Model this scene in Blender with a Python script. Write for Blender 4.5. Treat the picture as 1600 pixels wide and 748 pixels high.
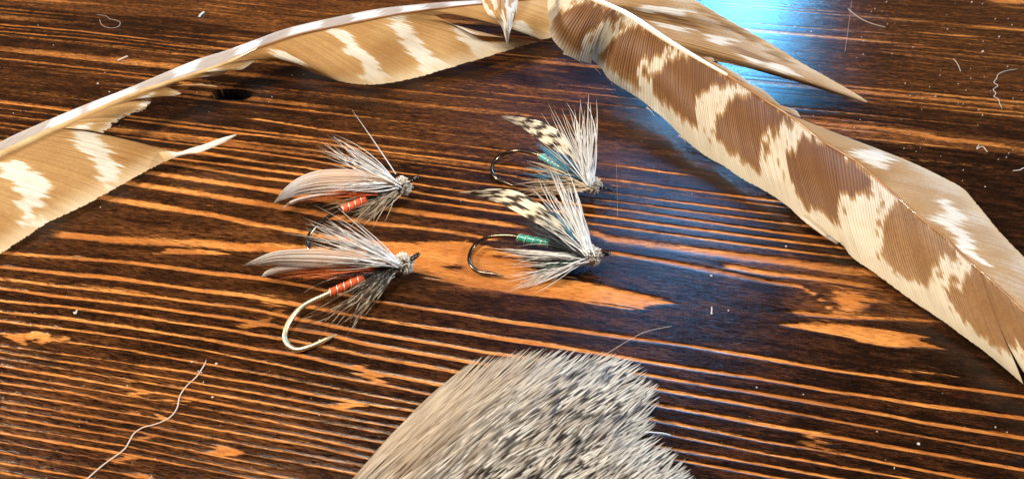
import bpy, math, random
import numpy as np
from mathutils import Vector, Matrix

for o in list(bpy.data.objects):
    bpy.data.objects.remove(o)
S = bpy.context.scene
COL = S.collection
RNG = np.random.default_rng(7)

# ------------------------------------------------------------------ camera
FPX, CX, CY = 1050.0, 800.0, 374.0          # focal length and centre in photo pixels
TILT = math.radians(40.4)
CAMZ = 0.117
cam = bpy.data.cameras.new('camera')
cam.sensor_fit = 'HORIZONTAL'
cam.sensor_width = 36.0
cam.lens = 36.0 * FPX / 1600.0
cam.clip_start = 0.005
cam.clip_end = 20.0
cam.dof.use_dof = True
cam.dof.focus_distance = 0.178
cam.dof.aperture_fstop = 38.0
camo = bpy.data.objects.new('camera', cam)
camo.location = (0, 0, CAMZ)
camo.rotation_euler = (math.pi / 2 - TILT, 0, 0)
COL.objects.link(camo)
S.camera = camo

ST, CT = math.sin(TILT), math.cos(TILT)


def P(px, py, z=0.0):
    """pixel direction met with the level z (metres above the table) -> (...,3)"""
    px = np.asarray(px, float); py = np.asarray(py, float); z = np.asarray(z, float)
    a = (px - CX) / FPX
    b = (CY - py) / FPX
    dx, dy, dz = a, b * ST + CT, b * CT - ST
    k = (z - CAMZ) / dz
    return np.stack(np.broadcast_arrays(dx * k, dy * k, z + 0 * k), -1)


def refl(px, py, Y):
    """where the mirror ray of a table pixel meets the upright plane y = Y"""
    p = P(px, py, 0.0)
    d = p - np.array([0, 0, CAMZ])
    d = d * np.array([1, 1, -1])
    return p + d * ((Y - p[1]) / d[1])


# ------------------------------------------------------------------ light
W = bpy.data.worlds.new('World')
S.world = W
W.use_nodes = True
W.node_tree.nodes['Background'].inputs[0].default_value = (1.0, 0.86, 0.72, 1)
W.node_tree.nodes['Background'].inputs[1].default_value = 0.055


def area(name, c, sx, sy, target, power, color, spread=180):
    l = bpy.data.lights.new(name, 'AREA')
    l.shape = 'RECTANGLE'
    l.size, l.size_y = sx, sy
    l.energy = power
    l.color = color
    l.spread = math.radians(spread)
    o = bpy.data.objects.new(name, l)
    o.location = c
    o.rotation_euler = (Vector(target) - Vector(c)).to_track_quat('-Z', 'Y').to_euler()
    COL.objects.link(o)
    return o


WY = 1.7


def pane(name, x0, y0, x1, y1, power, color):
    """a window pane standing where its mirror image covers these photo pixels"""
    a, b = refl(x0, y0, WY), refl(x1, y1, WY)
    area(name, ((a[0] + b[0]) / 2, WY, (a[2] + b[2]) / 2), abs(b[0] - a[0]), abs(a[2] - b[2]), (0, 0.2, 0), power, color)


pane('window_light', 1070, 150, 1275, -190, 15.0, (0.15, 0.54, 1.0))
area('left_lamp_light', (-1.72, 0.46, 1.05), 0.16, 0.16, (0, 0.17, 0), 52.0, (1.0, 0.90, 0.76))
pane('upper_window_light', 1000, 345, 1180, 228, 5.2, (0.14, 0.45, 1.0))
pane('far_window_light', 750, 285, 985, 150, 0.85, (0.22, 0.40, 1.0))
pane('top_window_light', 890, 425, 1040, 335, 0.45, (0.22, 0.40, 1.0))
area('side_window_light', (1.72, 0.40, 0.95), 0.22, 0.22, (0, 0.17, 0), 50.0, (0.82, 0.91, 1.0))
area('added_fill_light', (-0.16, 0.08, 0.50), 0.16, 0.16, (-0.02, 0.19, 0), 3.7, (1.0, 0.89, 0.74))  # overhead fill added to brighten the things; no such lamp is known

S.view_settings.view_transform = 'Standard'
S.view_settings.look = 'None'
S.view_settings.exposure = 0.0
S.view_settings.gamma = 1.0


# ------------------------------------------------------------------ mesh helpers
def mesh_obj(name, verts, faces, mat=None, parent=None, smooth=True, attrs=None):
    me = bpy.data.meshes.new(name)
    verts = np.ascontiguousarray(np.asarray(verts, np.float32).reshape(-1, 3))
    if isinstance(faces, np.ndarray):
        nf, k = faces.shape
        me.vertices.add(len(verts))
        me.vertices.foreach_set('co', verts.ravel())
        me.loops.add(nf * k)
        me.loops.foreach_set('vertex_index', np.ascontiguousarray(faces, np.int32).ravel())
        me.polygons.add(nf)
        me.polygons.foreach_set('loop_start', np.arange(nf, dtype=np.int32) * k)
        me.update(calc_edges=True)
    else:
        me.from_pydata([tuple(map(float, v)) for v in verts], [], faces)
        me.update()
    if attrs:
        for n, a in attrs.items():
            at = me.attributes.new(n, 'FLOAT', 'POINT')
            at.data.foreach_set('value', np.ascontiguousarray(a, np.float32).ravel())
    if smooth:
        me.polygons.foreach_set('use_smooth', np.ones(len(me.polygons), bool))
    if mat:
        me.materials.append(mat)
    o = bpy.data.objects.new(name, me)
    COL.objects.link(o)
    if parent:
        o.parent = parent
        o.matrix_parent_inverse = Matrix.Translation(-parent.location)
    return o


def thing(name, label, cat, loc, group=None):
    o = bpy.data.objects.new(name, None)
    o.empty_display_size = 0.01
    o.location = tuple(map(float, loc))
    COL.objects.link(o)
    tag(o, label, cat, group)
    return o


def tag(o, label, cat, group=None):
    o['label'] = label
    o['category'] = cat
    if group:
        o['group'] = group


def grid_faces(n, m, wrap=False, base=0):
    i = np.arange(n - 1)[:, None]
    j = np.arange(m if wrap else m - 1)[None, :]
    j2 = (j + 1) % m
    f = np.stack([i * m + j, i * m + j2, (i + 1) * m + j2, (i + 1) * m + j], -1)
    return f.reshape(-1, 4) + base


def tubes(pts, rad, sides=4, flat=1.0, cap=False):
    """pts (N,K,3) rad (N,K) -> verts, quad faces, t, rnd"""
    pts = np.asarray(pts, float); rad = np.asarray(rad, float)
    N, K, _ = pts.shape
    t = np.gradient(pts, axis=1)
    t /= np.linalg.norm(t, axis=2, keepdims=True) + 1e-12
    ref = np.zeros_like(t); ref[..., 2] = 1.0
    bad = np.abs(t[..., 2]) > 0.93
    bad = np.broadcast_to(bad.any(1, keepdims=True), bad.shape)
    ref[bad] = (1, 0, 0)
    n = np.cross(t, ref); n /= np.linalg.norm(n, axis=2, keepdims=True) + 1e-12
    b = np.cross(n, t)
    ang = np.arange(sides) * 2 * math.pi / sides
    v = pts[:, :, None] + rad[:, :, None, None] * (np.cos(ang)[None, None, :, None] * n[:, :, None]
                                                  + flat * np.sin(ang)[None, None, :, None] * b[:, :, None])
    f = grid_faces(K, sides, True)
    F = (f[None] + (np.arange(N) * K * sides)[:, None, None]).reshape(-1, 4)
    if cap and sides == 4:
        c0 = np.arange(4)[None] + (np.arange(N) * K * 4)[:, None]
        F = np.concatenate([F, c0[:, ::-1], c0 + (K - 1) * 4])
    tt = np.broadcast_to(np.linspace(0, 1, K)[None, :, None], (N, K, sides))
    rr = np.broadcast_to(RNG.random(N)[:, None, None], (N, K, sides))
    return v.reshape(-1, 3), F, tt.reshape(-1), rr.reshape(-1)


def quad_curve(a, c, b, K):
    t = np.linspace(0, 1, K)[None, :, None]
    return a[:, None] * (1 - t) ** 2 + 2 * c[:, None] * t * (1 - t) + b[:, None] * t * t


def cr(arr, s):
    """Catmull-Rom through rows of arr, s in [0, n-1]"""
    arr = np.asarray(arr, float)
    n = len(arr)
    s = np.clip(np.asarray(s, float), 0, n - 1 - 1e-9)
    i = np.floor(s).astype(int); u = (s - i)[..., None]
    g = lambda k: arr[np.clip(k, 0, n - 1)]
    p0, p1, p2, p3 = g(i - 1), g(i), g(i + 1), g(i + 2)
    m1, m2 = (p2 - p0) * 0.5, (p3 - p1) * 0.5
    u2, u3 = u * u, u * u * u
    return (2 * u3 - 3 * u2 + 1) * p1 + (u3 - 2 * u2 + u) * m1 + (-2 * u3 + 3 * u2) * p2 + (u3 - u2) * m2


def in_poly(x, y, poly):
    r = np.zeros(np.shape(x), bool)
    n = len(poly)
    for k in range(n):
        x1, y1 = poly[k]; x2, y2 = poly[(k + 1) % n]
        if y1 == y2:
            continue
        c = ((y1 > y) != (y2 > y)) & (x < (x2 - x1) * (y - y1) / (y2 - y1) + x1)
        r ^= c
    return r


def vnoise(x, y, seed=0):
    """smooth value noise on arrays"""
    def h(i, j):
        v = np.sin(i * 127.1 + j * 311.7 + seed * 74.7) * 43758.5453
        return v - np.floor(v)
    xi, yi = np.floor(x), np.floor(y)
    u, v = x - xi, y - yi
    u = u * u * (3 - 2 * u); v = v * v * (3 - 2 * v)
    return (h(xi, yi) * (1 - u) + h(xi + 1, yi) * u) * (1 - v) + (h(xi, yi + 1) * (1 - u) + h(xi + 1, yi + 1) * u) * v


# ------------------------------------------------------------------ materials
def new_mat(name):
    m = bpy.data.materials.new(name)
    m.use_nodes = True
    nt = m.node_tree
    return m, nt, nt.nodes['Principled BSDF']


def N(nt, kind, **kw):
    n = nt.nodes.new(kind)
    for k, v in kw.items():
        setattr(n, k, v)
    return n


def mixc(nt, fac, a, b, blend='MIX'):
    n = N(nt, 'ShaderNodeMix', data_type='RGBA', blend_type=blend)
    for sock, val in ((n.inputs[0], fac), (n.inputs[6], a), (n.inputs[7], b)):
        if isinstance(val, bpy.types.NodeSocket):
            nt.links.new(val, sock)
        elif isinstance(val, (int, float)):
            sock.default_value = val
        else:
            sock.default_value = (*val, 1)
    return n.outputs[2]


def math_n(nt, op, a, b=None, c=None, clamp=False):
    n = N(nt, 'ShaderNodeMath', operation=op, use_clamp=clamp)
    for s, v in zip(n.inputs, (a, b, c)):
        if v is None:
            continue
        if isinstance(v, bpy.types.NodeSocket):
            nt.links.new(v, s)
        else:
            s.default_value = v
    return n.outputs[0]


def attr(nt, name):
    return N(nt, 'ShaderNodeAttribute', attribute_name=name).outputs['Fac']


def maprange(nt, v, a, b, c=0.0, d=1.0, smooth=True):
    n = N(nt, 'ShaderNodeMapRange', interpolation_type='SMOOTHSTEP' if smooth else 'LINEAR')
    nt.links.new(v, n.inputs[0])
    for i, x in enumerate((a, b, c, d)):
        n.inputs[i + 1].default_value = x
    return n.outputs[0]


def noise(nt, scale_vec, detail=3, rough=0.55, coord='Object', dist=0.0):
    tc = N(nt, 'ShaderNodeTexCoord')
    mp = N(nt, 'ShaderNodeMapping')
    mp.inputs['Scale'].default_value = scale_vec
    nt.links.new(tc.outputs[coord], mp.inputs[0])
    n = N(nt, 'ShaderNodeTexNoise')
    n.inputs['Scale'].default_value = 1.0
    n.inputs['Detail'].default_value = detail
    n.inputs['Roughness'].default_value = rough
    n.inputs['Distortion'].default_value = dist
    nt.links.new(mp.outputs[0], n.inputs['Vector'])
    return n.outputs['Fac']


def wood_material():
    m, nt, bs = new_mat('burnt_wood')
    L = attr(nt, 'light')
    T = attr(nt, 'tone')
    hole = attr(nt, 'hole')
    fib = noise(nt, (330, 3600, 1), 5, 0.68, dist=0.5)
    fib2 = noise(nt, (140, 1700, 1), 4, 0.62)
    speck = noise(nt, (900, 5200, 1), 3, 0.7, dist=0.8)
    broad = noise(nt, (28, 240, 1), 3, 0.6)
    cell = noise(nt, (1700, 3800, 1), 2, 0.6)
    # ragged edge between pale early wood and charred late wood
    k = math_n(nt, 'MULTIPLY_ADD', fib, 1.15, math_n(nt, 'ADD', L, -0.575))
    k = math_n(nt, 'MULTIPLY_ADD', fib2, 0.45, math_n(nt, 'ADD', k, -0.225))
    k = math_n(nt, 'MULTIPLY_ADD', cell, 0.25, math_n(nt, 'ADD', k, -0.125))
    streak = noise(nt, (34, 1500, 1), 4, 0.62, dist=0.4)
    st = math_n(nt, 'MULTIPLY', maprange(nt, streak, 0.52, 0.70), math_n(nt, 'MULTIPLY_ADD', T, 0.55, 0.06))
    k = math_n(nt, 'ADD', k, st)
    mask = maprange(nt, k, 0.26, 0.74)
    dark = mixc(nt, maprange(nt, fib, 0.40, 0.62), (0.0036, 0.0016, 0.0010), (0.044, 0.0135, 0.0045))
    dark = mixc(nt, math_n(nt, 'MULTIPLY', maprange(nt, speck, 0.53, 0.68), 0.70), dark, (0.150, 0.048, 0.014))
    dark = mixc(nt, maprange(nt, cell, 0.58, 0.42, 0.0, 0.55), dark, (0.004, 0.0025, 0.002))
    brown = mixc(nt, maprange(nt, fib, 0.36, 0.66), (0.026, 0.008, 0.003), (0.29, 0.098, 0.024))
    tmix = math_n(nt, 'MULTIPLY', T, maprange(nt, math_n(nt, 'ADD', broad, math_n(nt, 'MULTIPLY', fib, 0.5)), 0.45, 1.0), clamp=True)
    dark = mixc(nt, tmix, dark, brown)
    char = noise(nt, (70, 420, 1), 4, 0.65, dist=0.5)
    dark = mixc(nt, math_n(nt, 'MULTIPLY', maprange(nt, char, 0.60, 0.44, 0.0, 0.72), math_n(nt, 'MULTIPLY_ADD', T, -0.85, 1.0), clamp=True), dark, (0.0022, 0.0012, 0.0009))
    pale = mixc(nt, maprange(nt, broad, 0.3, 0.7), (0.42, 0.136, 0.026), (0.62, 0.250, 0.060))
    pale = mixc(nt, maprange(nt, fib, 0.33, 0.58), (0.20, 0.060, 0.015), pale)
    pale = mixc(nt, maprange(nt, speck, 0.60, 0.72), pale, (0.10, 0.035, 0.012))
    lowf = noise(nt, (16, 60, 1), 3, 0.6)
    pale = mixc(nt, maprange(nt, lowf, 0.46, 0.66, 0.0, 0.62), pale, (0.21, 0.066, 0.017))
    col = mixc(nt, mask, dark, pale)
    col = mixc(nt, hole, col, (0.001, 0.001, 0.001))
    nt.links.new(col, bs.inputs['Base Color'])
    r = maprange(nt, fib2, 0.3, 0.7, 0.30, 0.46, False)
    nt.links.new(r, bs.inputs['Roughness'])
    bs.inputs['Specular IOR Level'].default_value = 0.0
    bs.inputs['Coat Weight'].default_value = 0.6
    bs.inputs['Coat Roughness'].default_value = 0.075
    bs.inputs['Coat IOR'].default_value = 1.42
    b = N(nt, 'ShaderNodeBump')
    b.inputs['Strength'].default_value = 0.55
    b.inputs['Distance'].default_value = 0.00022
    h = math_n(nt, 'MULTIPLY_ADD', fib, 1.0, math_n(nt, 'MULTIPLY', fib2, 0.8))
    h = math_n(nt, 'MULTIPLY_ADD', mask, -0.7, h)
    nt.links.new(h, b.inputs['Height'])
    nt.links.new(b.outputs[0], bs.inputs['Normal'])
    b2 = N(nt, 'ShaderNodeBump')
    b2.inputs['Strength'].default_value = 0.42
    b2.inputs['Distance'].default_value = 0.00015
    nt.links.new(h, b2.inputs['Height'])
    nt.links.new(b2.outputs[0], bs.inputs['Coat Normal'])
    return m


def vane_material(name, cream, brown, mid, edge, transl=0.35, hatch=0.55):
    """pigment attribute 0 pale .. 1 dark, barb-wise variation"""
    m, nt, bs = new_mat(name)
    pig = attr(nt, 'pigment'); rnd = attr(nt, 'rnd'); vv = attr(nt, 'across')
    n1 = noise(nt, (160, 160, 160), 3, 0.6)
    n2 = noise(nt, (1500, 1500, 1500), 2, 0.6)
    k = math_n(nt, 'ADD', pig, math_n(nt, 'MULTIPLY_ADD', n2, 0.3, -0.15))
    c = mixc(nt, maprange(nt, k, 0.05, 0.55), cream, mid)
    c = mixc(nt, maprange(nt, k, 0.5, 1.0), c, brown)
    c = mixc(nt, math_n(nt, 'MULTIPLY', maprange(nt, n1, 0.35, 0.7), 0.35), c, mixc(nt, 1.0, c, (0.80, 0.70, 0.55), 'MULTIPLY'))
    c = mixc(nt, math_n(nt, 'MULTIPLY', rnd, 0.30), c, mixc(nt, 1.0, c, (0.55, 0.48, 0.42), 'MULTIPLY'))
    c = mixc(nt, math_n(nt, 'MULTIPLY', maprange(nt, vv, 0.80, 1.0), 0.6), c, edge)
    rdg = attr(nt, 'ridge')
    c = mixc(nt, math_n(nt, 'MULTIPLY', maprange(nt, rdg, 0.95, 0.15), math_n(nt, 'MULTIPLY', math_n(nt, 'MULTIPLY_ADD', pig, 0.65, 0.35), hatch)), c, mixc(nt, 1.0, c, (0.42, 0.30, 0.22), 'MULTIPLY'))
    nt.links.new(c, bs.inputs['Base Color'])
    bs.inputs['Roughness'].default_value = 0.5
    bs.inputs['Specular IOR Level'].default_value = 0.35
    bs.inputs['Sheen Weight'].default_value = 0.15
    tr = N(nt, 'ShaderNodeBsdfTranslucent')
    nt.links.new(c, tr.inputs[0])
    mx = N(nt, 'ShaderNodeMixShader')
    mx.inputs[0].default_value = transl
    nt.links.new(bs.outputs[0], mx.inputs[1])
    nt.links.new(tr.outputs[0], mx.inputs[2])
    nt.links.new(mx.outputs[0], nt.nodes['Material Output'].inputs[0])
    return m


def plain(name, col, rough=0.5, metal=0.0, spec=0.5, var=0.0, col2=None, scale=900, coat=0.0):
    m, nt, bs = new_mat(name)
    if col2 is not None:
        n = noise(nt, (scale, scale, scale), 3, 0.6)
        nt.links.new(mixc(nt, maprange(nt, n, 0.35, 0.65), col, col2), bs.inputs['Base Color'])
    else:
        bs.inputs['Base Color'].default_value = (*col, 1)
    bs.inputs['Roughness'].default_value = rough
    bs.inputs['Metallic'].default_value = metal
    bs.inputs['Specular IOR Level'].default_value = spec
    bs.inputs['Coat Weight'].default_value = coat
    return m


def hair_material(name, root, tip, band=None, rough=0.45, bars=0.0, barcol=(0.04, 0.03, 0.025), transl=0.25, vary=0.40):
    m, nt, bs = new_mat(name)
    t = attr(nt, 'along'); rnd = attr(nt, 'rnd')
    c = mixc(nt, maprange(nt, t, 0.0, 0.8), root, tip)
    c = mixc(nt, math_n(nt, 'MULTIPLY', math_n(nt, 'POWER', rnd, 2.0), vary), c, mixc(nt, 1.0, c, (0.45, 0.36, 0.27) if vary > .5 else (0.66, 0.55, 0.44), 'MULTIPLY'))
    if band is not None:
        d = attr(nt, 'band')
        lo = math_n(nt, 'MULTIPLY_ADD', rnd, 0.20, 0.34)
        b1 = N(nt, 'ShaderNodeMapRange', interpolation_type='SMOOTHSTEP')
        nt.links.new(math_n(nt, 'SUBTRACT', t, lo), b1.inputs[0])
        b1.inputs[1].default_value = 0.0; b1.inputs[2].default_value = 0.16
        b2 = N(nt, 'ShaderNodeMapRange', interpolation_type='SMOOTHSTEP')
        nt.links.new(math_n(nt, 'SUBTRACT', t, lo), b2.inputs[0])
        b2.inputs[1].default_value = 0.26; b2.inputs[2].default_value = 0.34
        b2.inputs[3].default_value = 1.0; b2.inputs[4].default_value = 0.0
        c = mixc(nt, maprange(nt, d, 0.75, 0.25), c, mixc(nt, 1.0, c, (0.86, 0.75, 0.62), 'MULTIPLY'))
        f = math_n(nt, 'MULTIPLY', b1.outputs[0], math_n(nt, 'MULTIPLY', b2.outputs[0], d))
        c = mixc(nt, f, c, band)
    if bars:
        w = math_n(nt, 'SINE', math_n(nt, 'MULTIPLY_ADD', t, bars, math_n(nt, 'MULTIPLY', rnd, 5.0)))
        c = mixc(nt, maprange(nt, w, -0.55, -0.25), (0.62, 0.57, 0.48), barcol) if False else mixc(nt, maprange(nt, w, 0.1, 0.4), barcol, c)
    nt.links.new(c, bs.inputs['Base Color'])
    bs.inputs['Roughness'].default_value = rough
    bs.inputs['Specular IOR Level'].default_value = 0.5
    if transl:
        tr = N(nt, 'ShaderNodeBsdfTranslucent')
        nt.links.new(c, tr.inputs[0])
        mx = N(nt, 'ShaderNodeMixShader')
        mx.inputs[0].default_value = transl
        nt.links.new(bs.outputs[0], mx.inputs[1])
        nt.links.new(tr.outputs[0], mx.inputs[2])
        nt.links.new(mx.outputs[0], nt.nodes['Material Output'].inputs[0])
    return m


M = {}
M['wood'] = wood_material()
M['vane_right'] = vane_material('turkey_vane', (0.84, 0.76, 0.61), (0.27, 0.120, 0.040), (0.50, 0.285, 0.11), (0.86, 0.75, 0.55), 0.35, 0.70)
M['vane_right_upper'] = vane_material('turkey_vane_narrow', (0.86, 0.82, 0.75), (0.32, 0.165, 0.058), (0.53, 0.31, 0.115), (0.68, 0.46, 0.21), 0.35, 0.3)
M['vane_left'] = vane_material('tan_vane', (0.88, 0.82, 0.70), (0.50, 0.250, 0.060), (0.66, 0.41, 0.155), (0.84, 0.67, 0.42), 0.40, 0.28)
M['vane_left_upper'] = vane_material('grey_tan_sheen_vane', (0.84, 0.86, 0.90), (0.44, 0.33, 0.24), (0.52, 0.43, 0.36), (0.58, 0.50, 0.44), 0.3, 0.25)  # bluish pale tint puts the window's sheen into the vane colour
M['quill_white'] = plain('pale_quill', (0.82, 0.80, 0.76), 0.22, col2=(0.74, 0.66, 0.54), scale=120, coat=0.5)  # whitened past cream, reflected sheen put into the colour
M['quill_tan'] = plain('tan_quill', (0.60, 0.40, 0.18), 0.3, col2=(0.45, 0.26, 0.10), scale=120, coat=0.4)
M['quill_brown'] = plain('brown_quill', (0.20, 0.085, 0.03), 0.3, col2=(0.30, 0.14, 0.05), scale=120, coat=0.4)
M['deer'] = hair_material('deer_hair', (0.84, 0.86, 0.89), (0.82, 0.79, 0.74), rough=0.32)
M['deer_tan'] = hair_material('deer_hair_tan', (0.70, 0.58, 0.42), (0.58, 0.45, 0.30), rough=0.4)
M['head_hair'] = hair_material('clipped_hair', (0.30, 0.22, 0.14), (0.72, 0.67, 0.59), rough=0.5)
M['fur'] = hair_material('patch_hair', (0.13, 0.080, 0.045), (0.56, 0.50, 0.415), band=(0.020, 0.013, 0.009), rough=0.40, transl=0.10, vary=0.75)  # darker roots put shade between the hairs into the colour
M['hide'] = plain('hide', (0.10, 0.065, 0.04), 0.9, col2=(0.05, 0.03, 0.02))
M['orange_fibre'] = hair_material('orange_fibre', (0.70, 0.11, 0.015), (0.78, 0.20, 0.03))
M['black_fibre'] = hair_material('black_fibre', (0.006, 0.007, 0.009), (0.03, 0.04, 0.05), rough=0.35, transl=0.0)
M['blue_fibre'] = hair_material('blue_fibre', (0.012, 0.09, 0.20), (0.04, 0.30, 0.52), rough=0.35)
M['green_fibre'] = hair_material('green_fibre', (0.006, 0.03, 0.022), (0.02, 0.09, 0.06), rough=0.35)
M['guinea'] = hair_material('barred_fibre', (0.50, 0.44, 0.36), (0.46, 0.35, 0.22), bars=22.0, barcol=(0.10, 0.065, 0.04))
M['wing_pale'] = vane_material('pale_wing', (0.93, 0.86, 0.79), (0.40, 0.24, 0.13), (0.90, 0.69, 0.56), (0.92, 0.82, 0.74), 0.28, 0.55)
M['wing_barred'] = vane_material('barred_wing', (0.82, 0.77, 0.62), (0.022, 0.014, 0.010), (0.40, 0.27, 0.14), (0.80, 0.74, 0.60), 0.15)
M['brass'] = plain('brass_wire', (0.86, 0.74, 0.47), 0.36, 1.0)
M['bronze'] = plain('bronze_wire', (0.16, 0.12, 0.085), 0.22, 1.0)
M['black_metal'] = plain('black_eye', (0.05, 0.045, 0.045), 0.2, 1.0)
M['orange_body'] = plain('orange_floss', (0.66, 0.095, 0.020), 0.4, col2=(0.48, 0.05, 0.012), scale=1800)
M['coral_body'] = plain('coral_floss', (0.80, 0.13, 0.045), 0.4, col2=(0.66, 0.08, 0.025), scale=1800)
M['green_body'] = plain('green_floss', (0.03, 0.38, 0.28), 0.33, col2=(0.015, 0.19, 0.15), scale=1800, coat=0.3)
M['teal_body'] = plain('teal_floss', (0.025, 0.40, 0.38), 0.33, col2=(0.012, 0.18, 0.24), scale=1800, coat=0.3)
M['rib'] = plain('rib_wire', (0.80, 0.72, 0.55), 0.3, 0.6)
M['thorax'] = plain('black_dubbing', (0.006, 0.006, 0.007), 0.8)
M['lint'] = plain('lint', (0.46, 0.39, 0.33), 0.7)
M['scratch_dim'] = plain('dim_scratch', (0.30, 0.17, 0.10), 0.7)
M['thread'] = plain('pale_thread', (0.55, 0.40, 0.30), 0.6)
M['white_speck'] = plain('white_speck', (0.50, 0.45, 0.40), 0.5)

# ------------------------------------------------------------------ table top
GA = math.radians(-12.0)                         # grain direction on the table
gu = np.array([math.cos(GA), math.sin(GA)])
gw = np.array([-math.sin(GA), math.cos(GA)])


def uw(px, py):
    p = P(px, py, 0.0)[..., :2]
    return p @ gu, p @ gw


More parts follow.
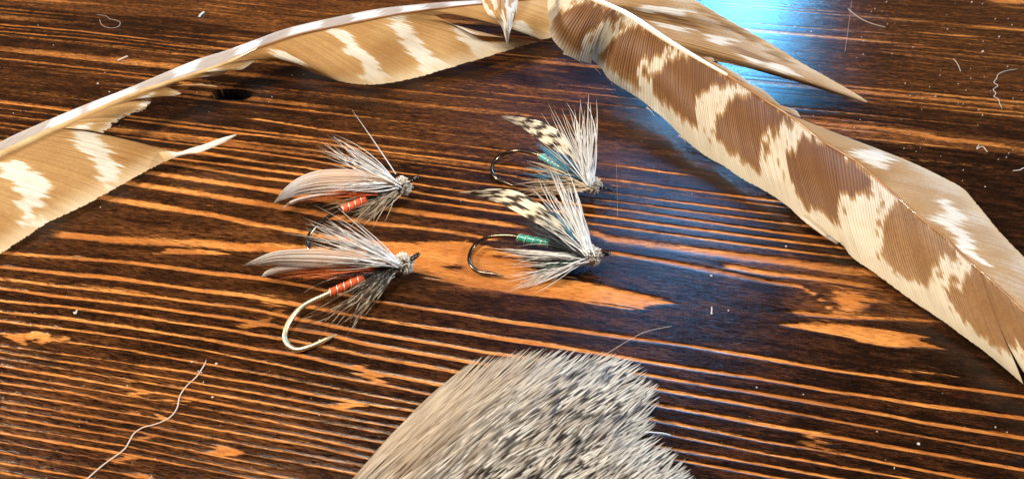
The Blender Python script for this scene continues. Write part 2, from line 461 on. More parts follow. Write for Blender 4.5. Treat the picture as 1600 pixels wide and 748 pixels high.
# early-wood lines traced in the photograph: points, half width (px), strength, left fade, right fade
LN = [
    ([(0, 416), (150, 431), (400, 464), (500, 481), (565, 494), (625, 504), (800, 531), (860, 540), (1000, 562), (1200, 593), (1300, 611), (1400, 625), (1600, 652)], 3.6, 1.0),
    ([(0, 435), (100, 447), (250, 464), (400, 484), (470, 499), (550, 514), (650, 531), (750, 549), (1012, 585), (1200, 616), (1350, 642), (1450, 660), (1600, 683)], 3.0, .95),
    ([(0, 450), (75, 460), (250, 481), (400, 503), (450, 512), (515, 522), (575, 537), (737, 566), (1030, 607), (1200, 637), (1325, 661), (1600, 708)], 3.0, 1.0),
    ([(0, 470), (100, 478), (250, 499), (400, 522), (450, 530), (520, 544), (600, 560), (712, 581), (1025, 631), (1200, 663), (1300, 682), (1450, 708), (1600, 733)], 3.0, .95),
    ([(0, 487), (100, 496), (250, 518), (400, 544), (462, 554), (500, 562), (562, 576), (687, 601), (1017, 653), (1200, 689), (1325, 711), (1450, 736), (1512, 748)], 3.0, .95),
    ([(0, 501), (125, 516), (250, 534), (400, 562), (487, 581), (600, 601), (675, 617), (1047, 678), (1200, 708), (1300, 727), (1390, 742)], 2.4, .85),
    ([(0, 520), (200, 546), (275, 560), (400, 582), (525, 606), (662, 633), (1032, 697), (1200, 726), (1300, 746)], 2.6, .9),
    ([(0, 539), (175, 563), (400, 598), (475, 613), (550, 627), (650, 642), (1040, 714), (1200, 743)], 2.4, .9),
    ([(0, 549), (200, 580), (400, 613), (525, 637), (637, 656), (900, 706)], 2.2, .75),
    ([(0, 559), (200, 592), (400, 626), (500, 646), (625, 668)], 2.2, .8),
    ([(0, 570), (200, 605), (400, 641), (525, 662), (612, 678)], 2.2, .8),
    ([(0, 584), (200, 617), (400, 652), (500, 674), (600, 691)], 2.3, .85),
    ([(0, 597), (100, 611), (212, 633), (400, 667), (500, 686), (587, 706)], 2.6, .95),
    ([(0, 611), (200, 645), (400, 681), (500, 699), (575, 716)], 2.2, .85),
    ([(0, 626), (200, 659), (400, 697), (550, 724)], 2.2, .8),
    ([(0, 637), (200, 671), (400, 711), (550, 738)], 2.4, .85),
    ([(0, 649), (200, 683), (400, 723)], 2.4, .9),
    ([(0, 663), (200, 697), (400, 737)], 2.0, .7),
    ([(0, 675), (200, 709), (400, 748)], 2.6, .95),
    ([(0, 690), (200, 723)], 2.0, .6),
    ([(0, 706), (200, 740)], 2.4, .85),
    ([(0, 722), (150, 748)], 2.2, .8),
    ([(0, 737), (60, 748)], 2.6, .9),
    # upper half of the big set
    ([(0, 394), (125, 403), (175, 407), (250, 416), (400, 434), (475, 446), (590, 470), (800, 503), (950, 523), (1075, 539), (1200, 560), (1300, 578), (1450, 598), (1600, 618)], 3.2, 1.0),
    ([(100, 368), (250, 379), (330, 381), (400, 386), (480, 392), (600, 397), (680, 410)], 7.0, 1.0),
    ([(160, 307), (320, 334), (400, 351), (475, 364), (560, 376), (650, 386)], 5.5, 1.0),
    ([(200, 284), (300, 300), (400, 318), (492, 333), (590, 348), (700, 362), (762, 372)], 4.2, 1.0),
    ([(232, 268), (400, 294), (445, 303), (540, 316), (625, 328), (700, 338), (800, 352)], 4.2, .95),
    ([(262, 254), (400, 277), (450, 283), (560, 298), (650, 312), (800, 333)], 2.6, .9),
    ([(275, 247), (400, 263), (462, 272), (560, 286), (650, 300), (800, 322), (912, 334), (1025, 350), (1200, 372), (1330, 389)], 2.7, .95),
    ([(312, 237), (400, 252), (512, 267), (650, 287), (717, 297), (800, 307), (907, 319), (1000, 332), (1200, 360), (1310, 374)], 2.5, .9),
    ([(200, 214), (400, 238), (520, 256), (650, 273), (800, 292), (907, 308), (1025, 323), (1200, 345), (1270, 354)], 2.0, .85),
    ([(170, 200), (300, 212), (400, 224), (600, 248), (780, 271), (940, 300), (1200, 333)], 2.0, .75),
    ([(200, 187), (300, 199), (400, 211), (500, 223), (595, 236), (770, 257), (942, 279), (1050, 293), (1200, 312)], 2.1, .9),
    ([(962, 290), (1080, 304), (1200, 320)], 1.3, .7),
    ([(400, 186), (500, 202), (612, 214), (775, 234), (930, 254), (1050, 270)], 1.8, .75),
    ([(917, 348), (1000, 360), (1100, 373), (1200, 386), (1330, 403)], 2.6, .8),
    ([(930, 364), (950, 374), (1075, 390), (1200, 405), (1287, 416), (1375, 427)], 6.0, .85),
    ([(940, 394), (1050, 411), (1120, 424), (1200, 440), (1250, 447), (1275, 460), (1300, 486)], 4.0, .95),
    ([(1150, 418), (1200, 427), (1312, 438), (1340, 443)], 4.5, .75),
    ([(1250, 490), (1320, 494), (1400, 497), (1470, 502)], 4.0, .6),
    ([(1410, 578), (1450, 581), (1490, 586)], 3.0, .45),
    ([(0, 38), (120, 48), (240, 62), (350, 76), (480, 90)], 1.6, .75),
    ([(0, 43), (120, 53), (240, 67), (330, 78)], 1.2, .6),
    ([(0, 49), (120, 59), (240, 72), (330, 84)], 1.5, .55),
    ([(30, 57), (120, 65), (240, 78), (330, 90)], 1.2, .5),
    ([(0, 160), (60, 167), (120, 175)], 1.6, .95),
    ([(0, 169), (60, 176), (110, 183)], 1.2, .55),
    ([(0, 180), (90, 190)], 1.2, .6), ([(0, 192), (60, 199)], 1.6, .6),
    ([(0, 199), (45, 205)], 1.3, .5), ([(0, 211), (30, 215)], 1.8, .6),
    ([(0, 82), (150, 98), (300, 118)], .9, .28), ([(0, 105), (160, 122)], .9, .32),
    ([(0, 122), (150, 138)], .9, .34), ([(0, 140), (140, 156)], 1.0, .38), ([(0, 150), (140, 166)], .8, .28),
    ([(330, 0), (450, 14), (520, 22)], 1.6, .45), ([(310, 6), (430, 22)], 1.2, .4), ([(280, 12), (420, 32)], 1.2, .4),
    ([(1257, 188), (1330, 197), (1400, 206), (1500, 219), (1600, 233)], 5.0, .62),
    ([(1445, 51), (1480, 54), (1512, 56)], 1.8, .8), ([(1525, 41), (1600, 47)], 1.8, .8),
    ([(1555, 0), (1600, 3)], 4.0, .75), ([(1570, 10), (1600, 13)], 3.0, .7),
    ([(1400, 70), (1500, 80), (1600, 90)], 3.0, .45), ([(1380, 82), (1480, 92), (1600, 104)], 2.5, .40),
    ([(1270, 208), (1330, 215), (1420, 228)], 1.6, .55), ([(560, 110), (700, 124), (800, 137)], 1.4, .4),
    ([(640, 122), (780, 138)], 1.2, .4), ([(740, 140), (860, 155), (930, 165)], 1.3, .4),
]
# pale patches of bare wood (px polygons, softness px, strength)
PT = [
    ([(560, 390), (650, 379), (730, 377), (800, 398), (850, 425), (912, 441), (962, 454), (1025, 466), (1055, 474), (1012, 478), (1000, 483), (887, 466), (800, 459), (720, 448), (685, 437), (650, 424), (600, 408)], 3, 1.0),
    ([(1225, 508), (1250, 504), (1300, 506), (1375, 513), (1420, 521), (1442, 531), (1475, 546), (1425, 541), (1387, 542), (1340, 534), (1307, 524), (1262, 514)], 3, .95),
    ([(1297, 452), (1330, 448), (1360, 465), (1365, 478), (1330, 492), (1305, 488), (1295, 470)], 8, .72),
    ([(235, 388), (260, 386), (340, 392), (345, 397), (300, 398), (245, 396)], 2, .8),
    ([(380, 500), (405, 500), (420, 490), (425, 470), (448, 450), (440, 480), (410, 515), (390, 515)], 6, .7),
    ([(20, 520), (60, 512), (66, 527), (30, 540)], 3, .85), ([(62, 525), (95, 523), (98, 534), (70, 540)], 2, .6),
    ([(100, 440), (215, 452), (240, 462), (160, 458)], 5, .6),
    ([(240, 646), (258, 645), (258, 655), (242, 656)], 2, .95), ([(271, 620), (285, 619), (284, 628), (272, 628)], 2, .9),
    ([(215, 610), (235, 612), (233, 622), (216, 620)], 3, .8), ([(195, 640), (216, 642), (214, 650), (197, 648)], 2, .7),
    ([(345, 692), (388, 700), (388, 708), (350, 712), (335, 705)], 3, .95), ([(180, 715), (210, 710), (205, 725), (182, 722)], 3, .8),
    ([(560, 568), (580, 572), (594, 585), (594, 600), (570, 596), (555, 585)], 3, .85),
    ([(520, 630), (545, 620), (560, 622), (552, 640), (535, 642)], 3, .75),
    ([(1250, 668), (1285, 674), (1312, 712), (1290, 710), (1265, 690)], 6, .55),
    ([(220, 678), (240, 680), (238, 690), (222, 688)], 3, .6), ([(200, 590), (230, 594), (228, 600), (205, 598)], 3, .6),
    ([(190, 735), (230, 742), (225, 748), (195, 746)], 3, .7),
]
# brown zones (less charred wood and painted light patches): polygon, softness, strength
TN = [
    ([(-300, -200), (1000, -200), (800, 70), (640, 66), (437, 52), (270, 31), (120, 19), (-300, -15)], 2, .80),
    ([(160, 80), (230, 82), (300, 92), (300, 106), (240, 102), (190, 97)], 5, .9),
    ([(310, 52), (360, 50), (440, 62), (420, 75), (330, 66)], 4, .6),
    ([(360, 100), (400, 92), (450, 100), (380, 125)], 6, .7),  # light through the feather's torn gap, painted in as browner wood
    ([(735, 88), (800, 85), (880, 95), (870, 125), (800, 112)], 6, .9),
    ([(790, 132), (900, 140), (905, 158), (800, 152)], 4, .95),
    ([(660, 95), (940, 130), (1000, 200), (1000, 290), (800, 260), (440, 235), (430, 190), (560, 180)], 22, .50),
    ([(-60, 500), (120, 505), (330, 560), (560, 640), (560, 760), (-60, 760)], 30, .45),
    ([(140, 345), (420, 356), (420, 376), (250, 376), (130, 362)], 8, .8),
    ([(1230, -40), (1660, -40), (1660, 200), (1300, 170)], 25, .55),
    ([(-80, 60), (300, 90), (160, 170), (-80, 230)], 25, .35),
    ([(1240, 180), (1620, 222), (1620, 245), (1300, 212)], 4, .85),
    ([(1380, 98), (1420, 100), (1420, 116), (1385, 112)], 4, .9),
    ([(930, 370), (1200, 395), (1390, 430), (1440, 480), (1480, 510), (1260, 505), (1220, 430), (1100, 400)], 8, .7),
    ([(60, 420), (400, 470), (400, 500), (50, 470)], 20, .45),
    ([(-60, 250), (420, 230), (900, 330), (900, 470), (400, 520), (-60, 470)], 45, .40),  # warm glow of light at centre-left, painted into the wood tone
]


def soft_poly(px, py, poly, soft):
    acc = np.zeros(px.shape)
    for k in range(8):
        a = k * 0.785
        acc += in_poly(px + soft * math.cos(a) * (0.5 + (k % 2) * .6) * 2.0, py + soft * math.sin(a) * (0.5 + (k % 2) * .6), poly)
    return acc / 8


def build_table():
    # rows across the grain: fine near, coarser far; columns along the grain
    w_in = []
    w = 0.02
    while w < 0.40:
        w_in.append(w)
        w += 0.00026 + 0.0009 * max(0.0, (w - 0.12)) / 0.28
    ws = np.concatenate([np.linspace(-0.25, 0.015, 12), w_in, np.linspace(0.405, 0.75, 30)])
    us = np.concatenate([np.linspace(-0.55, -0.36, 12)[:-1], np.linspace(-0.36, 0.30, 470), np.linspace(0.30, 0.55, 14)[1:]])
    U, Wg = np.meshgrid(us, ws)
    X = U * gu[0] + Wg * gw[0]
    Y = U * gu[1] + Wg * gw[1]
    # pixel of each vertex (for the traced marks)
    d = np.stack([X, Y, np.full_like(X, -CAMZ)], -1)
    depth = d[..., 1] * CT - d[..., 2] * ST
    depth = np.where(depth < 0.02, np.nan, depth)
    px = CX + FPX * d[..., 0] / depth
    py = CY - FPX * (d[..., 1] * ST + d[..., 2] * CT) / depth
    px = np.nan_to_num(px, nan=-9999); py = np.nan_to_num(py, nan=9999)
    inside = (px > -400) & (px < 2000) & (py > -300) & (py < 1100)
    L = np.zeros_like(U)
    wob = (vnoise(U * 90, Wg * 60, 3) - 0.5)
    for k, (pts, hw, st) in enumerate(LN):
        hw = hw * (.70 if hw < 3.0 else .80 if hw < 4 else .9)
        pp = np.array(pts, float)
        u_, w_ = uw(pp[:, 0], pp[:, 1])
        _, wa = uw(pp[:, 0], pp[:, 1] - hw); _, wb = uw(pp[:, 0], pp[:, 1] + hw)
        h_ = np.abs(wa - wb) / 2
        lw = np.interp(U, u_, w_); lh = np.interp(U, u_, h_)
        v = 0.75 + 0.5 * vnoise(U * 55 + k * 13.7, U * 0 + k, 5)
        dd = np.abs(Wg - lw + wob * lh * 0.8) / (lh * v)
        val = st * np.clip(1.45 - dd, 0, 1) * (0.58 + 0.60 * vnoise(U * 38 + k * 7.1, U * 0 + k * 3, 9))
        fl = 1.0 if pts[0][0] <= 0 else np.clip((U - u_[0]) / 0.006 + 1, 0, 1)
        fr = 1.0 if pts[-1][0] >= 1600 or pts[-1][1] >= 736 else np.clip((u_[-1] - U) / 0.010 + 1, 0, 1)
        L = np.maximum(L, val * fl * fr)
    # close rings where single lines are too fine to trace, and beyond the frame
    ring = vnoise(U * 6, Wg * 620, 21) * (0.55 + 0.9 * vnoise(U * 14, Wg * 90, 22))
    far = np.clip((330 - py) / 90, 0, 1) * inside
    L = np.maximum(L, far * np.clip((ring - 0.5) * 1.2, 0, .5))
    ring2 = vnoise(U * 5, Wg * 330, 31)
    L = np.maximum(L, (~inside) * np.clip((ring2 - 0.6) * 4, 0, 1))
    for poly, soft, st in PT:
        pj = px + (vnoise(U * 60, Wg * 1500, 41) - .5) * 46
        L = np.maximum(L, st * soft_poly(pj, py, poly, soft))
    # charred islands inside the big pale patch
    for poly in ([(685, 412), (725, 411), (728, 424), (695, 422)], [(770, 395), (800, 398), (800, 406), (765, 402)],
                 [(1276, 452), (1300, 452), (1296, 468), (1280, 462)]):
        L = L * (1 - .75 * soft_poly(px, py, poly, 4))
    T = np.zeros_like(U)
    for poly, soft, st in TN:
        pj = px + (vnoise(U * 60, Wg * 900, 43) - .5) * 60
        T = np.maximum(T, st * soft_poly(pj, py, poly, soft))
    T = np.maximum(T, 0.22 * np.clip(1.25 - px / 1500, .25, 1))
    # a short slot-like hole in the wood
    h0 = P(361, 147.5, 0)[:2]
    qu = (X - h0[0]) * 1.0; qw = (Y - h0[1])
    ex = np.abs(qu) / 0.0063; ey = np.abs(qw + qu * 0.10) / 0.0032
    hr = (ex ** 4 + ey ** 2) ** 0.5
    hole = np.clip((1.10 - hr) / 0.14, 0, 1)
    Z = -0.00018 * np.clip(L, 0, 1) - 0.007 * hole
    keep = np.clip(1 - hole, 0, 1)
    L *= keep
    n, mcol = U.shape
    V = np.stack([U, Wg, Z], -1).reshape(-1, 3)
    F = grid_faces(n, mcol)
    # underside and edges of the board
    base = len(V)
    T0 = 0.028
    c = np.array([[us[0], ws[0]], [us[-1], ws[0]], [us[-1], ws[-1]], [us[0], ws[-1]]])
    top_i = [0, mcol - 1, n * mcol - 1, (n - 1) * mcol]
    Vb = np.array([[a, b, -T0] for a, b in c])
    V = np.concatenate([V, Vb])
    Fs = [[base, base + 3, base + 2, base + 1]]
    for k in range(4):
        Fs.append([top_i[k], base + k, base + (k + 1) % 4, top_i[(k + 1) % 4]])
    F = np.concatenate([F, np.array(Fs)])
    z4 = np.zeros(4)
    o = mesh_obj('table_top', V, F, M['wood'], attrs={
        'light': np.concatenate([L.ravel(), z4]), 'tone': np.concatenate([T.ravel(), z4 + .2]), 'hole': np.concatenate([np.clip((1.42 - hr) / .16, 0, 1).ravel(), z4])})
    o.rotation_euler = (0, 0, GA)
    o['kind'] = 'structure'
    o['label'] = 'dark scorched wooden table top with orange grain lines and glossy varnish'
    o['category'] = 'table'
    return o


build_table()


# ------------------------------------------------------------------ feathers
def vane_mesh(segments, zR, zE, spacing, seg_n, pig_fn, name, mat, parent, camber=0.0012, ridge=0.00012, bow=0.06, bow_sign=1, extra=None, jitter=1.0):
    """segments: lists of stations (rx,ry,ex,ey[,ez]); every barb is a narrow ridged strip from shaft to margin"""
    VV, FF, PG, RN, AC, RD = [], [], [], [], [], []
    base = 0
    for st in segments:
        st = [(*s, *((None, 0, 0, 0)[len(s) - 4:])) for s in st]
        A = np.array([(s[0], s[1], s[2], s[3], zR(s[0]), s[4] if s[4] is not None else zE(s[2]), s[5], s[6], s[7]) for s in st], float)
        ln = np.hypot(np.diff(A[:, 0]), np.diff(A[:, 1])).sum() * .5 + np.hypot(np.diff(A[:, 2]), np.diff(A[:, 3])).sum() * .5
        nb = max(3, int(ln / spacing))
        smax = len(A) - 1
        sc = (np.arange(nb) + 0.5) / nb * smax
        hw = 0.60 * smax / nb
        rnd = RNG.random(nb)
        tl = 1.0 + (RNG.random(nb) - .5) * (0.10 if len(st) == 9 and jitter == 1.3 else 0.009) * jitter        # ragged margin
        t = np.linspace(0, 1, seg_n)[None, :]
        rows = []
        for k, off in enumerate((-hw, 0.0, hw)):
            q = cr(A, np.clip(sc + off, 0, smax))
            R, E_ = q[:, 0:2], q[:, 2:4]
            dv = E_ - R
            perp = np.stack([-dv[:, 1], dv[:, 0]], -1) * bow * bow_sign
            C = R + dv * 0.5 + perp
            tt = t * tl[:, None]
            pts = R[:, None] * ((1 - tt) ** 2)[..., None] + 2 * C[:, None] * (tt * (1 - tt))[..., None] + E_[:, None] * (tt * tt)[..., None]
            pts = pts + q[:, None, 6:8] * (tt ** 5)[..., None]
            mw = np.clip((tt - .20) / .28, 0, 1) * np.clip((1 - tt) / .45, 0, 1)
            pts[..., 1] += q[:, 8:9] * mw          # a tear opens part way along the barbs
            zz = q[:, 4:5] * (1 - tt) + q[:, 5:6] * tt + camber * 4 * tt * (1 - tt)
            wv = (0.5 - 0.5 * np.cos(q[:, 0] / 34.0))[:, None] * 0.0004 * tt
            zz = zz + wv + (ridge if k == 1 else (0.3 * ridge if k == 2 else -0.5 * ridge)) * (rnd[:, None] * .8 + .6)
            zz = np.maximum(zz, 0.0004)
            rows.append((pts, zz))
        pc = rows[1][0]
        dirv = np.gradient(pc, axis=1)
        dirv /= np.linalg.norm(dirv, axis=2, keepdims=True) + 1e-9
        jit = (RNG.normal(0, 4.0, nb) * .6 + (vnoise(np.arange(nb) / 2.3, np.zeros(nb), 17) - .5) * 16) [:, None, None]
        sp = pc + dirv * jit * jitter
        tb = np.broadcast_to(t, pc.shape[:2])
        pg = sum(pig_fn(sp[..., 0] + dirv[..., 0] * o_ , sp[..., 1] + dirv[..., 1] * o_, tb, rnd) for o_ in (-4.5, -1.5, 1.5, 4.5)) / 4
        W3 = np.stack([P(p[..., 0], p[..., 1], z) for p, z in rows], 2)     # nb, seg, 3, xyz
        f = grid_faces(seg_n, 3)
        F = (f[None] + (np.arange(nb) * seg_n * 3)[:, None, None]).reshape(-1, 4) + base
        VV.append(W3.reshape(-1, 3)); FF.append(F); base += nb * seg_n * 3
        PG.append(np.repeat(pg[..., None], 3, 2).ravel())
        RN.append(np.broadcast_to(rnd[:, None, None], (nb, seg_n, 3)).ravel())
        AC.append(np.broadcast_to(t[..., None], (nb, seg_n, 3)).ravel())
        RD.append(np.broadcast_to(np.array([0., 1., .25]), (nb, seg_n, 3)).ravel())
    for ex in (extra or []):            # loose strips: upper px list, lower px list, z list, pigment
        up, lo, zs, pgv = ex
        K = 14
        s = np.linspace(0, len(up) - 1, K)
        u_, l_, z_ = cr(np.array(up, float), s), cr(np.array(lo, float), s), cr(np.array(zs, float)[:, None], s)[:, 0]
        m = 5
        g = []
        for j in range(m):
            a = j / (m - 1)
            q = u_ * (1 - a) + l_ * a
            g.append(P(q[:, 0], q[:, 1], z_ + 0.0006 * math.sin(a * math.pi)))
        g = np.stack(g, 1)
        VV.append(g.reshape(-1, 3)); FF.append(grid_faces(K, m) + base); base += K * m
        RD.append(np.ones(K * m)); PG.append(np.repeat(np.interp(np.linspace(0, 1, K), [0, .12, .30, 1], [pgv, pgv * .9, .05, .05]), m)); RN.append(np.tile(np.linspace(0, .6, m), K)); AC.append(np.full(K * m, .6))
    return mesh_obj(name, np.concatenate(VV), np.concatenate(FF), mat, parent, attrs={
        'pigment': np.concatenate(PG), 'rnd': np.concatenate(RN), 'across': np.concatenate(AC), 'ridge': np.concatenate(RD)})


def rod(name, pxs, zfn, rads, mat, parent, K=90, sides=8, flat=1.0, dz=0.0):
    a = np.array(pxs, float)
    s = np.linspace(0, len(a) - 1, K)
    q = cr(a, s)
    pts = P(q[:, 0], q[:, 1], np.array([zfn(x) for x in q[:, 0]]) + dz)
    r = np.interp(q[:, 0], *np.array(rads).T) if q[-1, 0] > q[0, 0] else np.interp(q[:, 0], *np.array(rads)[::-1].T)
    v, f, t, rn = tubes(pts[None], r[None], sides, flat)
    return mesh_obj(name, v, f, mat, parent, attrs={'along': t, 'rnd': rn})


def build_right_feather():
    root = thing('turkey_feather', 'broad cream turkey feather with dark brown bars, split tan narrow vane and shiny pale quill', 'feather', P(1242, 250, 0), 'barred feathers')
    zr = lambda x: float(np.interp(x, [780, 890, 930, 1037, 1137, 1242, 1340, 1480, 1700], [.034, .031, .0285, .0225, .0175, .0140, .012, .010, .009]))
    ze = lambda x: float(np.interp(x, [850, 880, 925, 960, 1040, 1100, 1700], [.0175, .013, .0085, .005, .0020, .0012, .0016]))
    rach = [(790, -120), (850, -68), (890, -38), (910, -18), (930, 0), (982, 24), (1037, 60), (1082, 87), (1137, 118), (1200, 160), (1242, 187), (1287, 222), (1340, 254), (1380, 289), (1437, 339), (1480, 374), (1512, 406), (1550, 439), (1600, 486), (1660, 545), (1720, 606)]
    rod('quill', [p for p in rach if p[0] < 1165], zr, [(780, .0013), (930, .0011), (1037, .00095), (1165, .0005)], M['quill_white'], root, dz=.0002)
    rod('shaft_tip', [p for p in rach if p[0] > 1120], zr, [(1120, .00047), (1200, .00043), (1400, .00032), (1720, .00022)], M['quill_brown'], root, dz=.0002)
    low = [
        [(880, -46, 858, -30), (893, -36, 856, 0), (905, -25, 857, 30), (918, -10, 862, 58), (930, 0, 884, 84), (945, 8, 905, 95), (957, 15, 922, 98, None, 2, 2)],
        [(957, 15, 923, 97, None, 2, -4), (970, 20, 940, 108), (985, 26, 955, 127), (1010, 42, 995, 152), (1037, 60, 1040, 188), (1060, 74, 1070, 218), (1082, 87, 1100, 242),
         (1110, 102, 1130, 259), (1137, 118, 1163, 281), (1165, 137, 1200, 301), (1200, 160, 1232, 323), (1220, 173, 1252, 342), (1240, 186, 1277, 361), (1262, 203, 1313, 380), (1287, 222, 1333, 403), (1340, 254, 1375, 432), (1380, 289, 1425, 469), (1415, 319, 1475, 502),
         (1437, 339, 1500, 521), (1480, 374, 1540, 550), (1512, 406, 1575, 579), (1531, 422, 1610, 604, None, -11, -4)],
        [(1531, 422, 1610, 604, None, 10, 6), (1560, 450, 1670, 650), (1600, 486, 1720, 700), (1660, 545, 1790, 770)],
    ]
    BR = [
        [(867, 25), (885, 14), (925, 2), (965, 16), (975, 28), (940, 33), (918, 50), (910, 65), (908, 90), (882, 80), (866, 62), (862, 42)],
        [(935, 82), (955, 65), (980, 47), (1000, 38), (1025, 50), (1050, 68), (1057, 75), (1025, 85), (1000, 92), (995, 100), (1000, 140), (975, 125), (950, 107), (935, 90)],
        [(1022, 112), (1045, 100), (1065, 87), (1082, 83), (1112, 102), (1137, 119), (1150, 132), (1100, 137), (1090, 147), (1087, 165), (1088, 196), (1060, 180), (1037, 160), (1022, 145), (1017, 132)],
        [(1117, 198), (1125, 180), (1137, 162), (1155, 150), (1175, 143), (1205, 160), (1228, 176), (1245, 190), (1210, 195), (1195, 205), (1188, 225), (1185, 240), (1187, 272), (1170, 257), (1140, 235), (1120, 222)],
        [(1227, 244), (1245, 230), (1255, 219), (1270, 212), (1300, 230), (1345, 258), (1362, 278), (1360, 290), (1340, 300), (1312, 307), (1310, 322), (1305, 347), (1275, 332), (1255, 315), (1237, 287)],
        [(1375, 399), (1380, 340), (1390, 322), (1405, 311), (1428, 333), (1465, 360), (1490, 383), (1497, 402), (1470, 400), (1457, 425), (1455, 441), (1445, 449), (1407, 426), (1380, 399)],
        [(1475, 451), (1500, 449), (1512, 424), (1522, 414), (1552, 441), (1640, 520), (1700, 600), (1640, 600), (1590, 535), (1570, 549), (1537, 524), (1500, 494), (1485, 469)],
    ]

    def pig(x, y, t, rnd):
        p = np.zeros(x.shape)
        for b in BR:
            p = np.maximum(p, in_poly(x, y, b) * (0.97 if b[0][0] < 1300 else 0.74))
        ring = np.zeros(x.shape)
        for dx, dy in ((11, 0), (-11, 0), (0, 10), (0, -10), (16, 8), (-16, -8)):
            for b in BR:
                ring = np.maximum(ring, in_poly(x + dx, y + dy, b))
        h = vnoise(x / 5.0, y / 9.0, 29)
        sp = h > .74
        p = np.where((p < .3) & (ring > 0) & sp & (t < .86), 0.8, p)
        p = np.where(p > .3, p - 0.12 * (RNG.random(x.shape) < .05), p)
        fade = np.clip((t - .62) / .3, 0, 1)
        p = p * (1 - .30 * fade)
        p = p + 0.10 * vnoise(x / 30, y / 30, 3) * (p < .3)
        return np.clip(p, 0, 1)
    v1 = vane_mesh(low, zr, ze, 3.9, 44, pig, 'vane', M['vane_right'], root, camber=.0020, ridge=.00016, bow=.07, bow_sign=1, extra=[([(1258, 335), (1278, 352), (1296, 368), (1308, 380)], [(1250, 340), (1270, 356), (1290, 371), (1307, 381)], [.0042, .0034, .0026, .0020], .04)])
    v1['label'] = 'broad lower vane, cream with dark brown bars'
    zeu = lambda x: float(np.interp(x, [1050, 1100, 1200, 1251, 1355, 1500, 1720], [.028, .021, .0125, .0085, .0030, .0035, .004]))
    up = [
        [(890, -40, 1020, -40), (912, -20, 1085, 0, .024), (935, 3, 1153, 40, .017), (958, 14, 1200, 66), (983, 25, 1250, 97), (1010, 42, 1312, 132), (1037, 60, 1355, 159), (1058, 73, 1312, 149), (1074, 82, 1250, 130), (1086, 90, 1195, 114), (1094, 94, 1140, 99)],
        [(1088, 90, 1112, 90, .019), (1105, 99, 1125, 100, .018), (1125, 110, 1152, 115, .0165), (1142, 121, 1174, 131, .015)],
        [(1142, 121, 1180, 134, .0145), (1155, 130, 1197, 144, .014), (1185, 150, 1222, 166, .012), (1203, 162, 1243, 172, .011), (1214, 169, 1251, 184, .0105)],
        [(1212, 168, 1256, 191, .010), (1242, 187, 1332, 218), (1262, 203, 1375, 234), (1287, 222, 1425, 254), (1312, 238, 1475, 278), (1340, 254, 1505, 295), (1360, 272, 1522, 314), (1380, 289, 1537, 332), (1410, 315, 1558, 358), (1437, 339, 1577, 378), (1480, 374, 1612, 415), (1530, 421, 1655, 470), (1600, 486, 1700, 560), (1660, 545, 1750, 640)],
    ]
    WH = [
        [(1320, 229), (1335, 234), (1370, 234), (1390, 247), (1385, 260), (1370, 264), (1350, 254), (1335, 242)],
        [(1462, 305), (1477, 312), (1500, 335), (1503, 350), (1512, 374), (1540, 414), (1522, 409), (1498, 386), (1484, 362), (1462, 342), (1470, 327)],
        [(985, 12), (1017, 8), (1077, 15), (1060, 25), (1020, 22)], [(1105, 52), (1145, 60), (1138, 74), (1112, 66)],
        [(1195, 94), (1222, 102), (1250, 119), (1215, 113), (1195, 104)], [(1020, 34), (1080, 44), (1070, 50), (1030, 42)], [(1150, 84), (1190, 96), (1180, 102)],
    ]
    DK = [[(1025, 18), (1060, 27), (1095, 42), (1090, 47), (1050, 36)], [(1090, 5), (1150, 42), (1190, 62), (1180, 68), (1120, 35), (1085, 12)], [(1150, 72), (1210, 96), (1190, 96), (1150, 82)], [(1200, 70), (1240, 98), (1225, 98), (1195, 78)]]

    def pigu(x, y, t, rnd):
        p = 0.48 + .25 * (vnoise(x / 26, y / 26, 8) - .3) - .25 * np.clip((t - .55) / .45, 0, 1)
        p = p - 0.2 * (rnd[:, None] - .5)
        for b in WH:
            p = np.where(in_poly(x, y, b), 0.02, p)
        for b in DK:
            p = np.where(in_poly(x, y, b), np.maximum(p, .9), p)
        return np.clip(p, 0, 1)
    v2 = vane_mesh(up, zr, zeu, 2.6, 40, pigu, 'vane', M['vane_right_upper'], root, camber=.0012, ridge=.00010, bow=.03, bow_sign=-1, jitter=1.6)
    v2['label'] = 'narrow upper vane, tan with white patches, split into a long point'
    # a lock of barbs torn loose near the quill base, hanging to a drip-like point
    upx = [(742, -50), (749, -22), (753, 0), (756, 12), (763, 24), (778, 35), (785, 45), (789, 58), (792, 69)]
    lox = [(822, -50), (812, -22), (809, 0), (808, 12), (806, 24), (801, 38), (797, 51), (795, 61), (793, 70)]
    zz = [.031, .0300, .0285, .0275, .0262, .0245, .0228, .0205, .0185]
    K, m = 60, 26
    s = np.linspace(0, len(upx) - 1, K)
    u_, l_, z_ = cr(np.array(upx, float), s), cr(np.array(lox, float), s), cr(np.array(zz)[:, None], s)[:, 0]
    g, pgm = [], []
    for j in range(m):
        a = j / (m - 1)
        q = u_ * (1 - a) + l_ * a
        g.append(P(q[:, 0], q[:, 1], z_ + 0.0042 * math.sin(a * math.pi) + .0004 * np.sin(j * 2.2 + s * .7)))
        pgm.append(np.clip(.5 * (vnoise(np.full(K, j / 2.2), s * 1.1, 12) > .56) * np.clip((6.2 - s) / 2, 0, 1) + .12, 0, 1))
    g = np.stack(g, 1); pgm = np.stack(pgm, 1)
    lb = mesh_obj('loose_barbs', g.reshape(-1, 3), grid_faces(K, m), M['vane_right_upper'], root, attrs={
        'pigment': pgm.ravel(), 'rnd': np.tile(RNG.random(m), K), 'across': np.full(K * m, .5), 'ridge': np.ones(K * m)})
    lb['label'] = 'cream lock of loose barbs hanging to a thin point'
